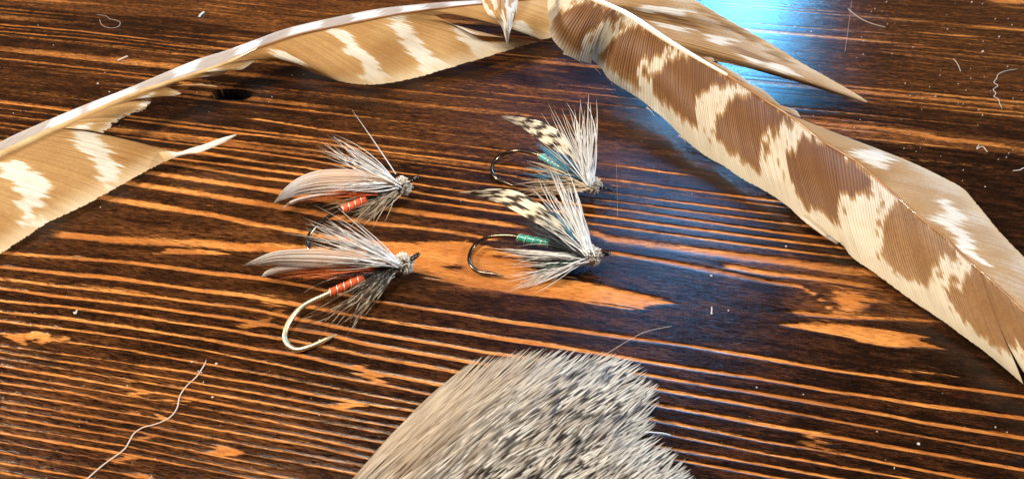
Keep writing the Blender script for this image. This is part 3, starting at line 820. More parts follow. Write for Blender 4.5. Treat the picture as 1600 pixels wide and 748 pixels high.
    # a few stray barb tips sticking out along the lower margin
    A = np.array([(930, 108), (955, 130), (1010, 168), (1290, 366), (1297, 372), (880, 84), (1060, 212)], float)
    B = A + np.array([(9, 10), (7, 12), (13, 14), (17, 13), (13, 10), (30, 15), (12, 12)])
    a3, b3 = P(A[:, 0], A[:, 1], .004), P(B[:, 0], B[:, 1], .0015)
    pts = quad_curve(a3, (a3 + b3) / 2 + np.array([0, 0, .0008]), b3, 6)
    v, f, t, rn = tubes(pts, np.broadcast_to(np.linspace(.0003, .00005, 6), (len(A), 6)), 4)
    sb = mesh_obj('stray_barbs', v, f, M['deer'], root, attrs={'along': t, 'rnd': rn})
    sb['kind'] = 'stuff'


def build_left_feather():
    root = thing('turkey_feather', 'golden tan feather with white zigzag bars and a torn, notched lower vane', 'feather', P(200, 230, 0), 'barred feathers')
    zr = lambda x: float(np.interp(x, [-250, 0, 200, 400, 600, 750, 860, 960], [.007, .010, .012, .013, .014, .014, .012, .010]))
    ze = lambda x: float(np.interp(x, [-150, 0, 277, 420, 560, 700, 840, 960], [.0012, .0015, .003, .006, .0030, .0035, .005, .005]))
    rach = [(-260, 366), (-160, 320), (-60, 272), (0, 243), (50, 219), (117, 189), (200, 152), (250, 134), (312, 114), (357, 97), (400, 76), (462, 56), (525, 42), (625, 22), (700, 12), (750, 7), (800, 2), (860, -3), (930, -8)]
    rod('quill', [p for p in rach if p[0] < 420], zr, [(-260, .0013), (0, .00110), (200, .00085), (420, .0005)], M['quill_tan'], root, dz=.0002)
    rod('shaft_tip', [p for p in rach if p[0] > 380], zr, [(380, .00052), (600, .0004), (930, .0003)], M['quill_brown'], root, dz=.0002)
    low = [
        [(-250, 360, -120, 462), (-210, 342, -45, 424), (-160, 320, 0, 396), (-125, 304, 35, 374), (-100, 292, 72, 349), (-50, 267, 125, 324), (0, 243, 175, 297), (40, 224, 220, 272), (70, 211, 250, 256), (95, 200, 279, 241)],
        [(95, 200, 160, 208, .008), (110, 192, 183, 187, .009), (130, 183, 205, 178, .009), (150, 174, 226, 168, .009), (165, 168, 238, 152, .0095), (185, 159, 275, 150, .009), (200, 152, 285, 140, .0095), (225, 143, 310, 131, .0095), (245, 136, 341, 136, .0085)],
        [(252, 134, 344, 118, .0095), (290, 121, 367, 108, .010), (305, 116, 378, 109, .010), (330, 108, 400, 95, .0105), (345, 102, 415, 91, .0105)],
        [(345, 102, 408, 91, .010), (375, 88, 462, 103), (400, 76, 500, 117), (430, 66, 540, 129), (465, 55, 585, 132), (500, 47, 640, 124), (540, 39, 690, 110), (575, 31, 740, 95), (605, 26, 790, 80), (624, 22, 815, 72), (640, 19, 838, 66, None, 0, 0, 16)],
        [(640, 19, 836, 60, None, 0, 0, -16), (655, 17, 842, 60, None, 0, 0, -9), (670, 15, 846, 62), (700, 12, 860, 59), (750, 7, 882, 52), (800, 2, 915, 45), (850, -2, 950, 40)],
    ]
    WH = [
        [(-4, 256), (15, 248), (38, 255), (48, 268), (68, 270), (75, 292), (75, 312), (55, 330), (30, 345), (28, 320), (32, 307), (22, 284), (-4, 275)],
        [(30, 347), (72, 335), (62, 352), (36, 358)],
        [(112, 205), (122, 195), (137, 192), (150, 212), (162, 227), (172, 237), (185, 260), (185, 277), (160, 297), (155, 280), (150, 262), (135, 240), (112, 222)],
        [(214, 156), (245, 142), (242, 154), (225, 172)], [(318, 111), (344, 106), (344, 135), (325, 122)],
        [(418, 76), (442, 80), (475, 97), (482, 106), (450, 96), (425, 88)],
        [(508, 48), (530, 45), (555, 57), (562, 75), (577, 87), (592, 110), (614, 122), (595, 130), (560, 124), (562, 110), (572, 100), (542, 85), (530, 65)],
        [(610, 27), (632, 22), (635, 40), (650, 55), (662, 75), (677, 90), (700, 100), (722, 103), (675, 115), (648, 108), (655, 98), (637, 78), (620, 58), (606, 38)],
        [(698, 30), (725, 41), (747, 58), (770, 70), (815, 68), (750, 93), (735, 82), (712, 55)],
        [(795, 32), (812, 30), (830, 50), (846, 63), (800, 55)],
        [(-150, 330), (-110, 330), (-70, 380), (-60, 420), (-110, 400)],
    ]

    def pig(x, y, t, rnd):
        p = 0.80 + .3 * (vnoise(x / 40, y / 40, 2) - .5)
        p = p - .35 * np.clip((t - .75) / .25, 0, 1) - .2 * np.clip((x - 560) / 200, 0, 1)
        for b in WH:
            p = np.where(in_poly(x, y, b), 0.03, p)
        p = np.where((RNG.random(x.shape) < .03) & (p > .3), p - .3, p)
        return np.clip(p, 0, 1)
    tip = [([(248, 238), (264, 236), (279, 238), (300, 231), (318, 226), (345, 216), (369, 210)],
            [(258, 253), (270, 247), (284, 243), (300, 240), (313, 238), (350, 223), (370, 211)],
            [.0053, .0050, .0048, .0053, .0058, .0068, .0073], .5)]
    v1 = vane_mesh(low, zr, ze, 2.9, 44, pig, 'vane', M['vane_left'], root, camber=.0012, ridge=.00008, bow=.05, bow_sign=-1, extra=tip, jitter=1.3)
    v1['label'] = 'wide lower vane, tan with white zigzag bars and torn notches'
    up = [[(-260, 366, -180, 318, .005), (-160, 320, -70, 262, .0085), (-60, 272, 8, 218, .0085), (0, 243, 77, 187, .0085), (60, 215, 140, 161, .0085), (117, 189, 207, 135, .0085), (200, 152, 300, 96, .0085), (250, 134, 350, 80, .0085), (312, 114, 400, 62, .0085), (357, 97, 435, 49, .0085), (400, 76, 475, 38, .0085), (462, 56, 530, 26, .0085), (525, 42, 600, 13, .0085), (625, 22, 690, 4, .0085), (700, 12, 755, 0, .0085), (750, 7, 800, -6, .0085), (800, 2, 850, -10, .0085), (860, -3, 920, -16, .0085)]]
    rg = [(78, 122), (140, 207), (272, 308), (368, 402), (455, 498), (552, 592), (630, 664), (700, 750)]

    def pigu(x, y, t, rnd):
        p = 0.55 + .2 * (vnoise(x / 40, y / 40, 2) - .5)
        for a, b in rg:
            p = np.where((x > a) & (x < b) & (t > .35), 0.02, p)
        return np.clip(p, 0, 1)
    v2 = vane_mesh(up, zr, lambda x: .014, 2.9, 16, pigu, 'vane', M['vane_left_upper'], root, camber=.0003, ridge=.00010, bow=.04, bow_sign=1)
    v2['label'] = 'narrow upper vane, greyish tan with short white bars and a painted cool sheen'


build_left_feather()
build_right_feather()


# ------------------------------------------------------------------ fishing flies
def fibres(name, base, tips, mat, parent, n, r0, r1, spread=5.0, zspread=.0012, sag=.0, K=8, sides=4, base_j=4.0, bend=0.06, kind=True):
    """n hairs fanned between the given base (x,y,z) and tips [(x,y,z)...] in px + metres"""
    tips = np.array(tips, float)
    if n <= len(tips):
        T = tips[:n].copy()
    else:
        i = RNG.integers(0, len(tips), n - len(tips))
        j = np.clip(i + RNG.integers(-1, 2, len(i)), 0, len(tips) - 1)
        a = RNG.random(len(i))[:, None]
        ex = tips[i] * (1 - a) + tips[j] * a
        b0 = np.array(base, float)
        k = RNG.uniform(.60, 1.0, len(i))[:, None]
        ex = b0 + (ex - b0) * k
        ex[:, :2] += RNG.normal(0, spread, (len(i), 2))
        ex[:, 2] = np.maximum(ex[:, 2] + RNG.normal(0, zspread, len(i)), .0005)
        T = np.concatenate([tips, ex])
    nn = len(T)
    B = np.tile(np.array(base, float), (nn, 1))
    B[:, :2] += RNG.normal(0, base_j, (nn, 2))
    B[:, 2] = np.maximum(B[:, 2] + RNG.normal(0, .0006, nn), .0006)
    b3 = P(B[:, 0], B[:, 1], B[:, 2]); t3 = P(T[:, 0], T[:, 1], T[:, 2])
    d = t3 - b3
    ln = np.linalg.norm(d, axis=1)
    c3 = (b3 + t3) / 2 + RNG.normal(0, 1, (nn, 3)) * (ln * bend)[:, None] + np.array([0, 0, 1.0]) * sag
    c3[:, 2] = np.maximum(c3[:, 2], .0008)
    pts = quad_curve(b3, c3, t3, K)
    prof = np.interp(np.linspace(0, 1, K), [0, .2, .6, .85, 1], [r0 * .75, r0 * .9, r0 * .62, r0 * .34, r1 * .5])
    rad = prof[None] * RNG.uniform(.75, 1.2, nn)[:, None]
    v, f, t, rn = tubes(pts, rad, sides)
    o = mesh_obj(name, v, f, mat, parent, attrs={'along': t, 'rnd': rn})
    if kind:
        o['kind'] = 'stuff'
    return o


def wire(name, pts_px, rad, mat, parent, K=70, taper=None, sides=10):
    a = np.array(pts_px, float)
    q = cr(a, np.linspace(0, len(a) - 1, K))
    p3 = P(q[:, 0], q[:, 1], q[:, 2])
    r = np.full(K, rad)
    if taper:
        r = r * np.interp(np.linspace(0, 1, K), *np.array(taper).T)
    v, f, t, rn = tubes(p3[None], r[None], sides)
    return mesh_obj(name, v, f, mat, parent)


def axis_pts(a, b, K):
    p = np.array(a, float); q = np.array(b, float)
    s = np.linspace(0, 1, K)[:, None]
    m = p + (q - p) * s
    return P(m[:, 0], m[:, 1], m[:, 2])


def slip_wing(name, up, lo, zu, zl, mat, parent, pig_fn, m=30, K=30):
    """thin feather slip between an upper and a lower outline (px), fibres running along it"""
    s = np.linspace(0, 1, K)
    up = np.array(up, float); lo = np.array(lo, float)
    u_ = cr(up, s * (len(up) - 1)); l_ = cr(lo, s * (len(lo) - 1))
    zu_ = np.interp(s, np.linspace(0, 1, len(zu)), zu); zl_ = np.interp(s, np.linspace(0, 1, len(zl)), zl)
    VV, FF, PG, RN, AC, RD = [], [], [], [], [], []
    base = 0
    for j in range(m):
        rr = RNG.random()
        s0 = 0.0 if abs(j - m * .45) < 2 else RNG.uniform(0, .17)
        sj = s0 + (1 - s0) * s
        uj = cr(up, sj * (len(up) - 1)); lj = cr(lo, sj * (len(lo) - 1))
        tw = np.clip((sj - s0) / .06, .15, 1)
        cols = []
        for k, a in enumerate(((j - .1) / m, (j + .5) / m, (j + 1.1) / m)):
            a = (j + .5) / m + (a - (j + .5) / m) * tw[:, None]
            q = uj * (1 - a) + lj * a
            a = a[:, 0]
            z = np.interp(sj, s, zu_) * (1 - a) + np.interp(sj, s, zl_) * a + (rr - .5) * .0007 * (1 - sj) + .0006 * np.sin(np.clip(a, 0, 1) * math.pi) + (.00010 if k == 1 else -.00004)
            cols.append(P(q[:, 0], q[:, 1], z))
        g = np.stack(cols, 1)
        VV.append(g.reshape(-1, 3)); FF.append(grid_faces(K, 3) + base); base += K * 3
        pg = pig_fn(sj, np.full(K, (j + .5) / m), rr)
        PG.append(np.repeat(pg, 3)); RD.append(np.tile(np.array([.35, 1., .5]), K)); RN.append(np.full(K * 3, rr)); AC.append(np.full(K * 3, .5))
    return mesh_obj(name, np.concatenate(VV), np.concatenate(FF), mat, parent, attrs={
        'pigment': np.concatenate(PG), 'rnd': np.concatenate(RN), 'across': np.concatenate(AC), 'ridge': np.concatenate(RD)})


def clipped_head(center, r, toward, parent, mat, n=460, seed=1):
    """ball of spun, clipped hair: blunt stubs radiating from the tie-in, longest sideways"""
    c = P(*center)
    ax = P(*toward) - c; ax /= np.linalg.norm(ax)
    d = RNG.normal(0, 1, (n, 3)); d /= np.linalg.norm(d, axis=1)[:, None]
    along = d @ ax
    d = d - ax * (along * .35)[:, None]
    d /= np.linalg.norm(d, axis=1)[:, None]
    L = r * RNG.uniform(.62, 1.22, n) * np.where(d @ ax > .5, .95, 1.0)
    a3 = c + d * (r * .25); b3 = c + d * L[:, None]
    b3[:, 2] = np.maximum(b3[:, 2], .0004)
    pts = quad_curve(a3, (a3 + b3) / 2 + RNG.normal(0, r * .04, (n, 3)), b3, 4)
    rad = np.broadcast_to(np.array([.00010, .00013, .00014, .00013]), (n, 4)) * RNG.uniform(.8, 1.25, n)[:, None]
    v, f, t, rn = tubes(pts, rad, 4, cap=True)
    o = mesh_obj('head', v, f, mat, parent, smooth=False, attrs={'along': t, 'rnd': rn})
    o['label'] = 'bristly clipped deer hair head'
    return o


def build_fly(name, label, group, S_):
    hc = S_['head']
    root = thing(name, label, 'fishing fly', P(*S_['body'][0][:2], 0), group)
    # hook: eye, shank, bend, point
    hk = wire('hook', S_['hook'], S_['wire'], S_['metal'], root, 110, [(0, 1), (.86, 1), (.92, .95), (1, .12)])
    hk['label'] = S_['hook_label']
    # eye: a small loop of doubled wire
    ex = np.array(S_['eye'], float)
    c = P(*ex)
    hd = P(*hc)
    ax = c - hd; ax /= np.linalg.norm(ax)
    up = np.array([0, -.5, .86]); side = np.cross(ax, up); side /= np.linalg.norm(side)
    up = np.cross(side, ax)
    K = 20
    an = np.linspace(0, 2 * math.pi, K)
    ring = c + .0009 * (np.cos(an)[:, None] * ax * 1.35 + np.sin(an)[:, None] * (up * .8 + side * .6))
    v, f, t, rn = tubes(ring[None], np.full((1, K), .00036), 8)
    mesh_obj('eye', v, f, M['black_metal'], hk)
    # barb on the hook
    hp = np.array(S_['hook'], float)
    b0, b1 = hp[-2], hp[-3]
    m0 = b0 * .75 + b1 * .25
    dirp = (b1 - b0); dirp = dirp / np.hypot(*dirp[:2])
    tipb = m0 + np.array([dirp[0] * 7 + 1, dirp[1] * 7 - 5, .0004])
    q = np.stack([P(*m0), (P(*m0) + P(*tipb)) / 2, P(*tipb)])
    v, f, t, rn = tubes(q[None], np.array([[.0004, .00028, .00006]]), 6)
    mesh_obj('barb', v, f, S_['metal'], hk)
    # body, rib and thorax
    (ba, bb) = S_['body']
    K = 26
    pts = axis_pts(ba, bb, K)
    rb = S_['rbody'] * (1 + .05 * np.sin(np.linspace(0, 22, K))) * np.interp(np.linspace(0, 1, K), [0, .04, .9, 1], [.80, 1, 1.02, .95])
    v, f, t, rn = tubes(pts[None], rb[None], 14)
    bo = mesh_obj('body', v, f, S_['bodymat'], root)
    KK = 120
    pp = axis_pts(ba, bb, KK)
    tang = pp[-1] - pp[0]; tang /= np.linalg.norm(tang)
    n1 = np.cross(tang, (0, 0, 1)); n1 /= np.linalg.norm(n1); n2 = np.cross(n1, tang)
    an = np.linspace(0, S_['turns'] * 2 * math.pi, KK)
    rr = S_['rbody'] * 1.07
    hp3 = pp + rr * (np.cos(an)[:, None] * n1 + np.sin(an)[:, None] * n2)
    v, f, t, rn = tubes(hp3[None], np.full((1, KK), .00011), 6)
    mesh_obj('rib', v, f, M['rib'], bo)
    K = 20
    pts = axis_pts(bb, hc, K)
    v, f, t, rn = tubes(pts[None], (S_['rbody'] * np.interp(np.linspace(0, 1, K), [0, .3, 1], [.95, 1.25, 1.0]))[None], 12)
    th = mesh_obj('thorax', v, f, M['thorax'], root)
    # fuzz of the thorax
    n = 160
    i = RNG.integers(0, K, n)
    d = RNG.normal(0, 1, (n, 3)); d /= np.linalg.norm(d, axis=1)[:, None]
    a3 = pts[i] + d * S_['rbody'] * .8; b3 = pts[i] + d * S_['rbody'] * RNG.uniform(1.4, 2.3, n)[:, None] - tang * (-.0012)
    b3[:, 2] = np.maximum(b3[:, 2], .0004)
    v, f, t, rn = tubes(quad_curve(a3, (a3 + b3) / 2, b3, 4), np.broadcast_to(np.linspace(.0001, .00003, 4), (n, 4)), 3)
    fz = mesh_obj('fuzz', v, f, M['black_fibre'], th, attrs={'along': t, 'rnd': rn}); fz['kind'] = 'stuff'
    for w in S_['wings']:
        slip_wing('wing', w['up'], w['lo'], w['zu'], w['zl'], w['mat'], root, w['pig'], w.get('m', 30))
    for h in S_['hairs']:
        fo = fibres(h['name'], h['base'], h['tips'], h['mat'], root, h['n'], h.get('r0', .00016), h.get('r1', .00003), h.get('spread', 5), h.get('zs', .0012), h.get('sag', 0), bend=h.get('bend', .07), base_j=h.get('bj', 4))
    clipped_head(hc, S_['rhead'], S_['eye'], root, M['head_hair'])
    return root


def pig_pale(s, v, rr):
    return np.clip(.10 + .42 * np.clip((s - .35) / .4, 0, 1) + .25 * (rr - .5) + .2 * (vnoise(s * 9, v * 14, 3) - .5), 0, 1)


def pig_barred(seed):
    def f(s, v, rr):
        q = s * 5.2 + (v - .5) * 1.0 + seed * .37 + .25 * (rr - .5)
        row = np.floor(v * 1.9)
        ph = q + row * .5
        d = (ph - np.floor(ph)) + .35 * (vnoise(s * 16, v * 8, seed) - .5)
        dark = (d > .22) & (d < .60)
        p = np.where(dark, .97, .04 + .5 * np.clip((s - .5), 0, 1) * rr)
        return np.where(s < .17, .03, p)
    return f


# front orange-bodied fly (brass hook)
build_fly('fishing_fly', 'orange bodied fly on a brass gold hook with pale feather wing', 'orange bodied flies', dict(
    head=(632, 411, .0042), eye=(648, 401, .0056), rhead=.0025, wire=.00060, metal=M['brass'], hook_label='bright brass coloured hook',
    hook=[(641, 406, .0050), (632, 411, .0044), (600, 424, .0038), (560, 438, .0034), (514, 458, .0030), (475, 477, .0024), (454, 499, .0018), (445, 523, .0012), (450, 538, .0009), (464, 546, .0007), (485, 541, .0007), (510, 530, .0008), (526, 522, .0010)],
    body=((514, 458, .0030), (568, 434, .0035)), rbody=.00098, bodymat=M['orange_body'], turns=5,
    wings=[dict(up=[(377, 415), (400, 404), (425, 394), (455, 390), (500, 389), (540, 394), (580, 404), (612, 409)], lo=[(378, 416), (402, 415), (430, 413), (455, 414), (500, 417), (540, 417), (580, 416), (612, 415)],
                zu=[.0065, .0085, .0085, .0065], zl=[.0060, .0062, .0060, .0052], mat=M['wing_pale'], pig=pig_pale),
           dict(up=[(407, 432), (418, 422), (436, 416), (470, 415), (520, 414)], lo=[(408, 433), (425, 428), (445, 424), (475, 421), (520, 418)], zu=[.0035, .0045, .005, .005, .005], zl=[.0033, .004, .0045, .0048, .005], mat=M['wing_pale'], pig=lambda s, v, rr: np.clip(.12 + .3 * s + .2 * (rr - .5), 0, 1), m=8)],
    hairs=[dict(name='tail_fibres', base=(585, 420, .0045), tips=[(430, 431, .0035), (427, 437, .0030), (433, 440, .0026), (445, 432, .0035), (470, 428, .0036), (445, 425, .0042), (462, 440, .0028)], mat=M['orange_fibre'], n=34, r0=.00017, spread=3),
           dict(name='hair_wing', base=(622, 411, .0052), tips=[(441, 364, .0095), (478, 357, .0115), (474, 340, .013), (491, 320, .0165), (497, 365, .0095), (484, 381, .0085), (525, 322, .0165), (498, 383, .0080), (478, 376, .0090), (512, 345, .0125), (540, 350, .011), (505, 403, .0092), (493, 406, .0088), (550, 396, .0095), (470, 401, .0095), (520, 409, .0088), (540, 413, .0082), (500, 415, .0075)], mat=M['deer'], n=78, r0=.00021, spread=4.5, zs=.001),
           dict(name='throat_hackle', base=(617, 420, .0038), tips=[(453, 509, .0010), (462, 515, .0008), (500, 527, .0007), (536, 531, .0007), (549, 519, .0008), (556, 500, .0012), (495, 500, .0012), (512, 491, .0016), (535, 478, .0022), (560, 480, .0018), (470, 460, .0024), (520, 515, .0008), (542, 510, .0009)], mat=M['guinea'], n=40, r0=.00021, spread=5, zs=.0006),
           dict(name='dark_hackle', base=(612, 420, .0040), tips=[(560, 428, .0050), (500, 427, .0050), (545, 455, .0028), (575, 450, .0026), (585, 460, .0020)], mat=M['black_fibre'], n=40, r0=.00016, spread=4)]))

# rear orange fly
build_fly('fishing_fly', 'coral orange bodied fly on a dark hook with cream feather wing', 'orange bodied flies', dict(
    head=(630, 290, .0044), eye=(648, 279, .0058), rhead=.0026, wire=.00056, metal=M['bronze'], hook_label='dark bronze hook',
    hook=[(642, 283, .0052), (632, 290, .0046), (600, 303, .0040), (570, 313, .0036), (535, 328, .0030), (508, 342, .0024), (489, 359, .0018), (480, 376, .0012), (484, 390, .0009), (497, 396, .0007), (515, 392, .0007), (538, 384, .0008), (552, 378, .0010)],
    body=((534, 328, .0032), (572, 311, .0038)), rbody=.00105, bodymat=M['coral_body'], turns=4,
    wings=[dict(up=[(426, 318), (436, 305), (447, 292), (468, 277), (500, 266), (550, 265), (587, 272), (615, 284)], lo=[(427, 319), (440, 313), (455, 308), (472, 304), (505, 301), (550, 299), (590, 296), (618, 292)],
                zu=[.0045, .0075, .0090, .0075], zl=[.0040, .0045, .0055, .0055], mat=M['wing_pale'], pig=pig_pale),
           dict(up=[(441, 325), (452, 315), (468, 309), (495, 303), (540, 300)], lo=[(442, 326), (458, 319), (475, 313), (500, 308), (540, 304)], zu=[.0025, .0035, .004, .0045, .0048], zl=[.0023, .003, .0038, .0042, .0046], mat=M['wing_pale'], pig=lambda s, v, rr: np.clip(np.where((s > .13) & (s < .24), .95, .12) + .3 * s + .2 * (rr - .5), 0, 1), m=8)],
    hairs=[dict(name='tail_fibres', base=(590, 297, .0048), tips=[(460, 312, .0040), (452, 318, .0034), (470, 318, .0030), (490, 313, .0034), (500, 304, .0045), (468, 308, .0045)], mat=M['orange_fibre'], n=26, r0=.00018, spread=2.5),
           dict(name='hair_wing', base=(620, 288, .0055), tips=[(511, 211, .0150), (521, 210, .0155), (495, 228, .0125), (502, 222, .0135), (498, 233, .0120), (513, 256, .0105), (545, 271, .0095), (530, 225, .0135), (540, 232, .0130), (492, 297, .0090), (500, 290, .0098), (520, 300, .0085), (512, 283, .0105), (545, 302, .0078), (535, 287, .0098)], mat=M['deer'], n=70, r0=.00022, spread=4),
           dict(name='stray_hair', base=(618, 272, .0075), tips=[(550, 172, .0230)], mat=M['deer'], n=1, r0=.00024, bj=.5, bend=.02),
           dict(name='throat_hackle', base=(618, 297, .0038), tips=[(503, 323, .0024), (505, 329, .0020), (520, 333, .0018), (545, 358, .0008), (553, 350, .0012), (566, 355, .0008), (582, 357, .0008), (530, 340, .0014), (560, 340, .0014), (575, 340, .0014), (600, 325, .0016)], mat=M['deer_tan'], n=66, r0=.00020, spread=4),
           dict(name='dark_hackle', base=(612, 300, .0038), tips=[(550, 330, .0024), (575, 335, .0020), (560, 322, .0030), (590, 330, .0018), (545, 345, .0012)], mat=M['guinea'], n=36, r0=.00018, spread=4)]))

# front green fly
build_fly('fishing_fly', 'green bodied fly with a black and cream barred wing and black hackle', 'green bodied flies', dict(
    head=(926, 399, .0040), eye=(945, 396, .0042), rhead=.0024, wire=.00052, metal=M['bronze'], hook_label='dark bronze hook',
    hook=[(938, 397, .0041), (926, 399, .0041), (890, 390, .0038), (858, 381, .0035), (809, 370, .0028), (786, 368, .0024), (761, 371, .0019), (741, 384, .0013), (733, 402, .0009), (737, 416, .0008), (750, 425, .0007), (770, 428, .0007), (788, 431, .0009)],
    body=((809, 371, .0030), (858, 380, .0036)), rbody=.00100, bodymat=M['green_body'], turns=4,
    wings=[dict(up=[(715, 300), (735, 298), (773, 295), (807, 299), (842, 317), (873, 340), (900, 368)], lo=[(716, 302), (738, 305), (761, 311), (784, 319), (817, 337), (852, 356), (895, 378)],
                zu=[.0070, .0095, .0100, .0065], zl=[.0060, .0070, .0070, .0055], mat=M['wing_barred'], pig=pig_barred(2), m=20)],
    hairs=[dict(name='dark_hackle', base=(912, 394, .0048), tips=[(806, 345, .0075), (812, 340, .0080), (830, 352, .0072), (850, 362, .0065), (840, 345, .0080), (870, 372, .0058), (825, 365, .0060)], mat=M['black_fibre'], n=70, r0=.00020, spread=4),
           dict(name='blue_hackle', base=(912, 390, .0052), tips=[(850, 312, .0110), (868, 330, .0100), (880, 340, .0095), (840, 330, .0090)], mat=M['blue_fibre'], n=18, r0=.0002, spread=4),
           dict(name='hair_wing', base=(918, 393, .0052), tips=[(824, 290, .0130), (841, 279, .0145), (848, 282, .0150), (857, 262, .0180), (866, 262, .0185), (872, 276, .0165), (884, 262, .0190), (893, 276, .0175), (879, 290, .0150), (896, 300, .0150), (814, 312, .0110), (826, 330, .0090), (835, 345, .0080), (886, 300, .0150), (892, 320, .0125)], mat=M['deer'], n=62, r0=.00021, spread=4.0),
           dict(name='throat_hair', base=(918, 403, .0036), tips=[(772, 388, .0034), (780, 393, .0030), (784, 402, .0024), (790, 398, .0026), (785, 431, .0008), (790, 440, .0007), (795, 455, .0006), (800, 449, .0006), (832, 460, .0006), (812, 441, .0008), (800, 425, .0014), (785, 412, .0018), (838, 446, .0008), (815, 390, .0036)], mat=M['deer'], n=62, r0=.00021, spread=4),
           dict(name='green_hackle', base=(910, 404, .0034), tips=[(805, 424, .0014), (815, 430, .0010), (830, 425, .0012), (845, 432, .0008), (850, 418, .0016), (860, 425, .0010)], mat=M['green_fibre'], n=46, r0=.0002, spread=5)]))

# rear green fly
build_fly('fishing_fly', 'teal bodied fly with bright blue hackle under a barred wing', 'green bodied flies', dict(
    head=(928, 290, .0042), eye=(950, 295, .0034), rhead=.0024, wire=.00056, metal=M['bronze'], hook_label='dark bronze hook',
    hook=[(940, 294, .0038), (928, 290, .0042), (900, 275, .0042), (883, 265, .0042), (845, 244, .0036), (825, 238, .0030), (806, 236, .0024), (786, 241, .0018), (773, 251, .0013), (768, 265, .0010), (774, 277, .0008), (786, 284, .0008), (802, 290, .0009)],
    body=((845, 244, .0038), (884, 266, .0044)), rbody=.00105, bodymat=M['teal_body'], turns=4,
    wings=[dict(up=[(782, 181), (801, 182), (823, 185), (842, 189), (864, 199), (883, 213), (902, 245)], lo=[(783, 183), (797, 190), (818, 201), (837, 215), (859, 229), (878, 242), (900, 262)],
                zu=[.0120, .0130, .0120, .0080], zl=[.0110, .0105, .0095, .0070], mat=M['wing_barred'], pig=pig_barred(5), m=20)],
    hairs=[dict(name='blue_hackle', base=(915, 280, .0052), tips=[(834, 221, .0085), (838, 228, .0080), (845, 232, .0078), (862, 232, .0090), (868, 225, .0100), (875, 240, .0085), (850, 240, .0070), (815, 262, .0030), (812, 270, .0024), (825, 272, .0022)], mat=M['blue_fibre'], n=66, r0=.00024, spread=3),
           dict(name='dark_hackle', base=(915, 282, .0050), tips=[(870, 240, .0080), (880, 245, .0078), (860, 262, .0045), (850, 275, .0030), (840, 280, .0022), (875, 270, .0040)], mat=M['black_fibre'], n=50, r0=.0002, spread=4),
           dict(name='hair_wing', base=(921, 284, .0055), tips=[(846, 177, .0180), (857, 163, .0205), (866, 172, .0200), (878, 170, .0205), (885, 160, .0225), (890, 172, .0210), (899, 178, .0205), (906, 155, .0240), (914, 172, .0220), (920, 146, .0260), (922, 160, .0240), (932, 156, .0245), (918, 190, .0200), (870, 200, .0160), (838, 215, .0130)], mat=M['deer'], n=52, r0=.00022, spread=4.0),
           dict(name='throat_hair', base=(920, 292, .0040), tips=[(822, 251, .0050), (829, 232, .0070), (812, 280, .0020), (800, 284, .0016), (797, 290, .0010), (806, 296, .0008), (812, 303, .0006), (835, 298, .0010), (850, 305, .0007), (826, 262, .0040), (845, 255, .0050)], mat=M['deer_tan'], n=70, r0=.00021, spread=4)]))


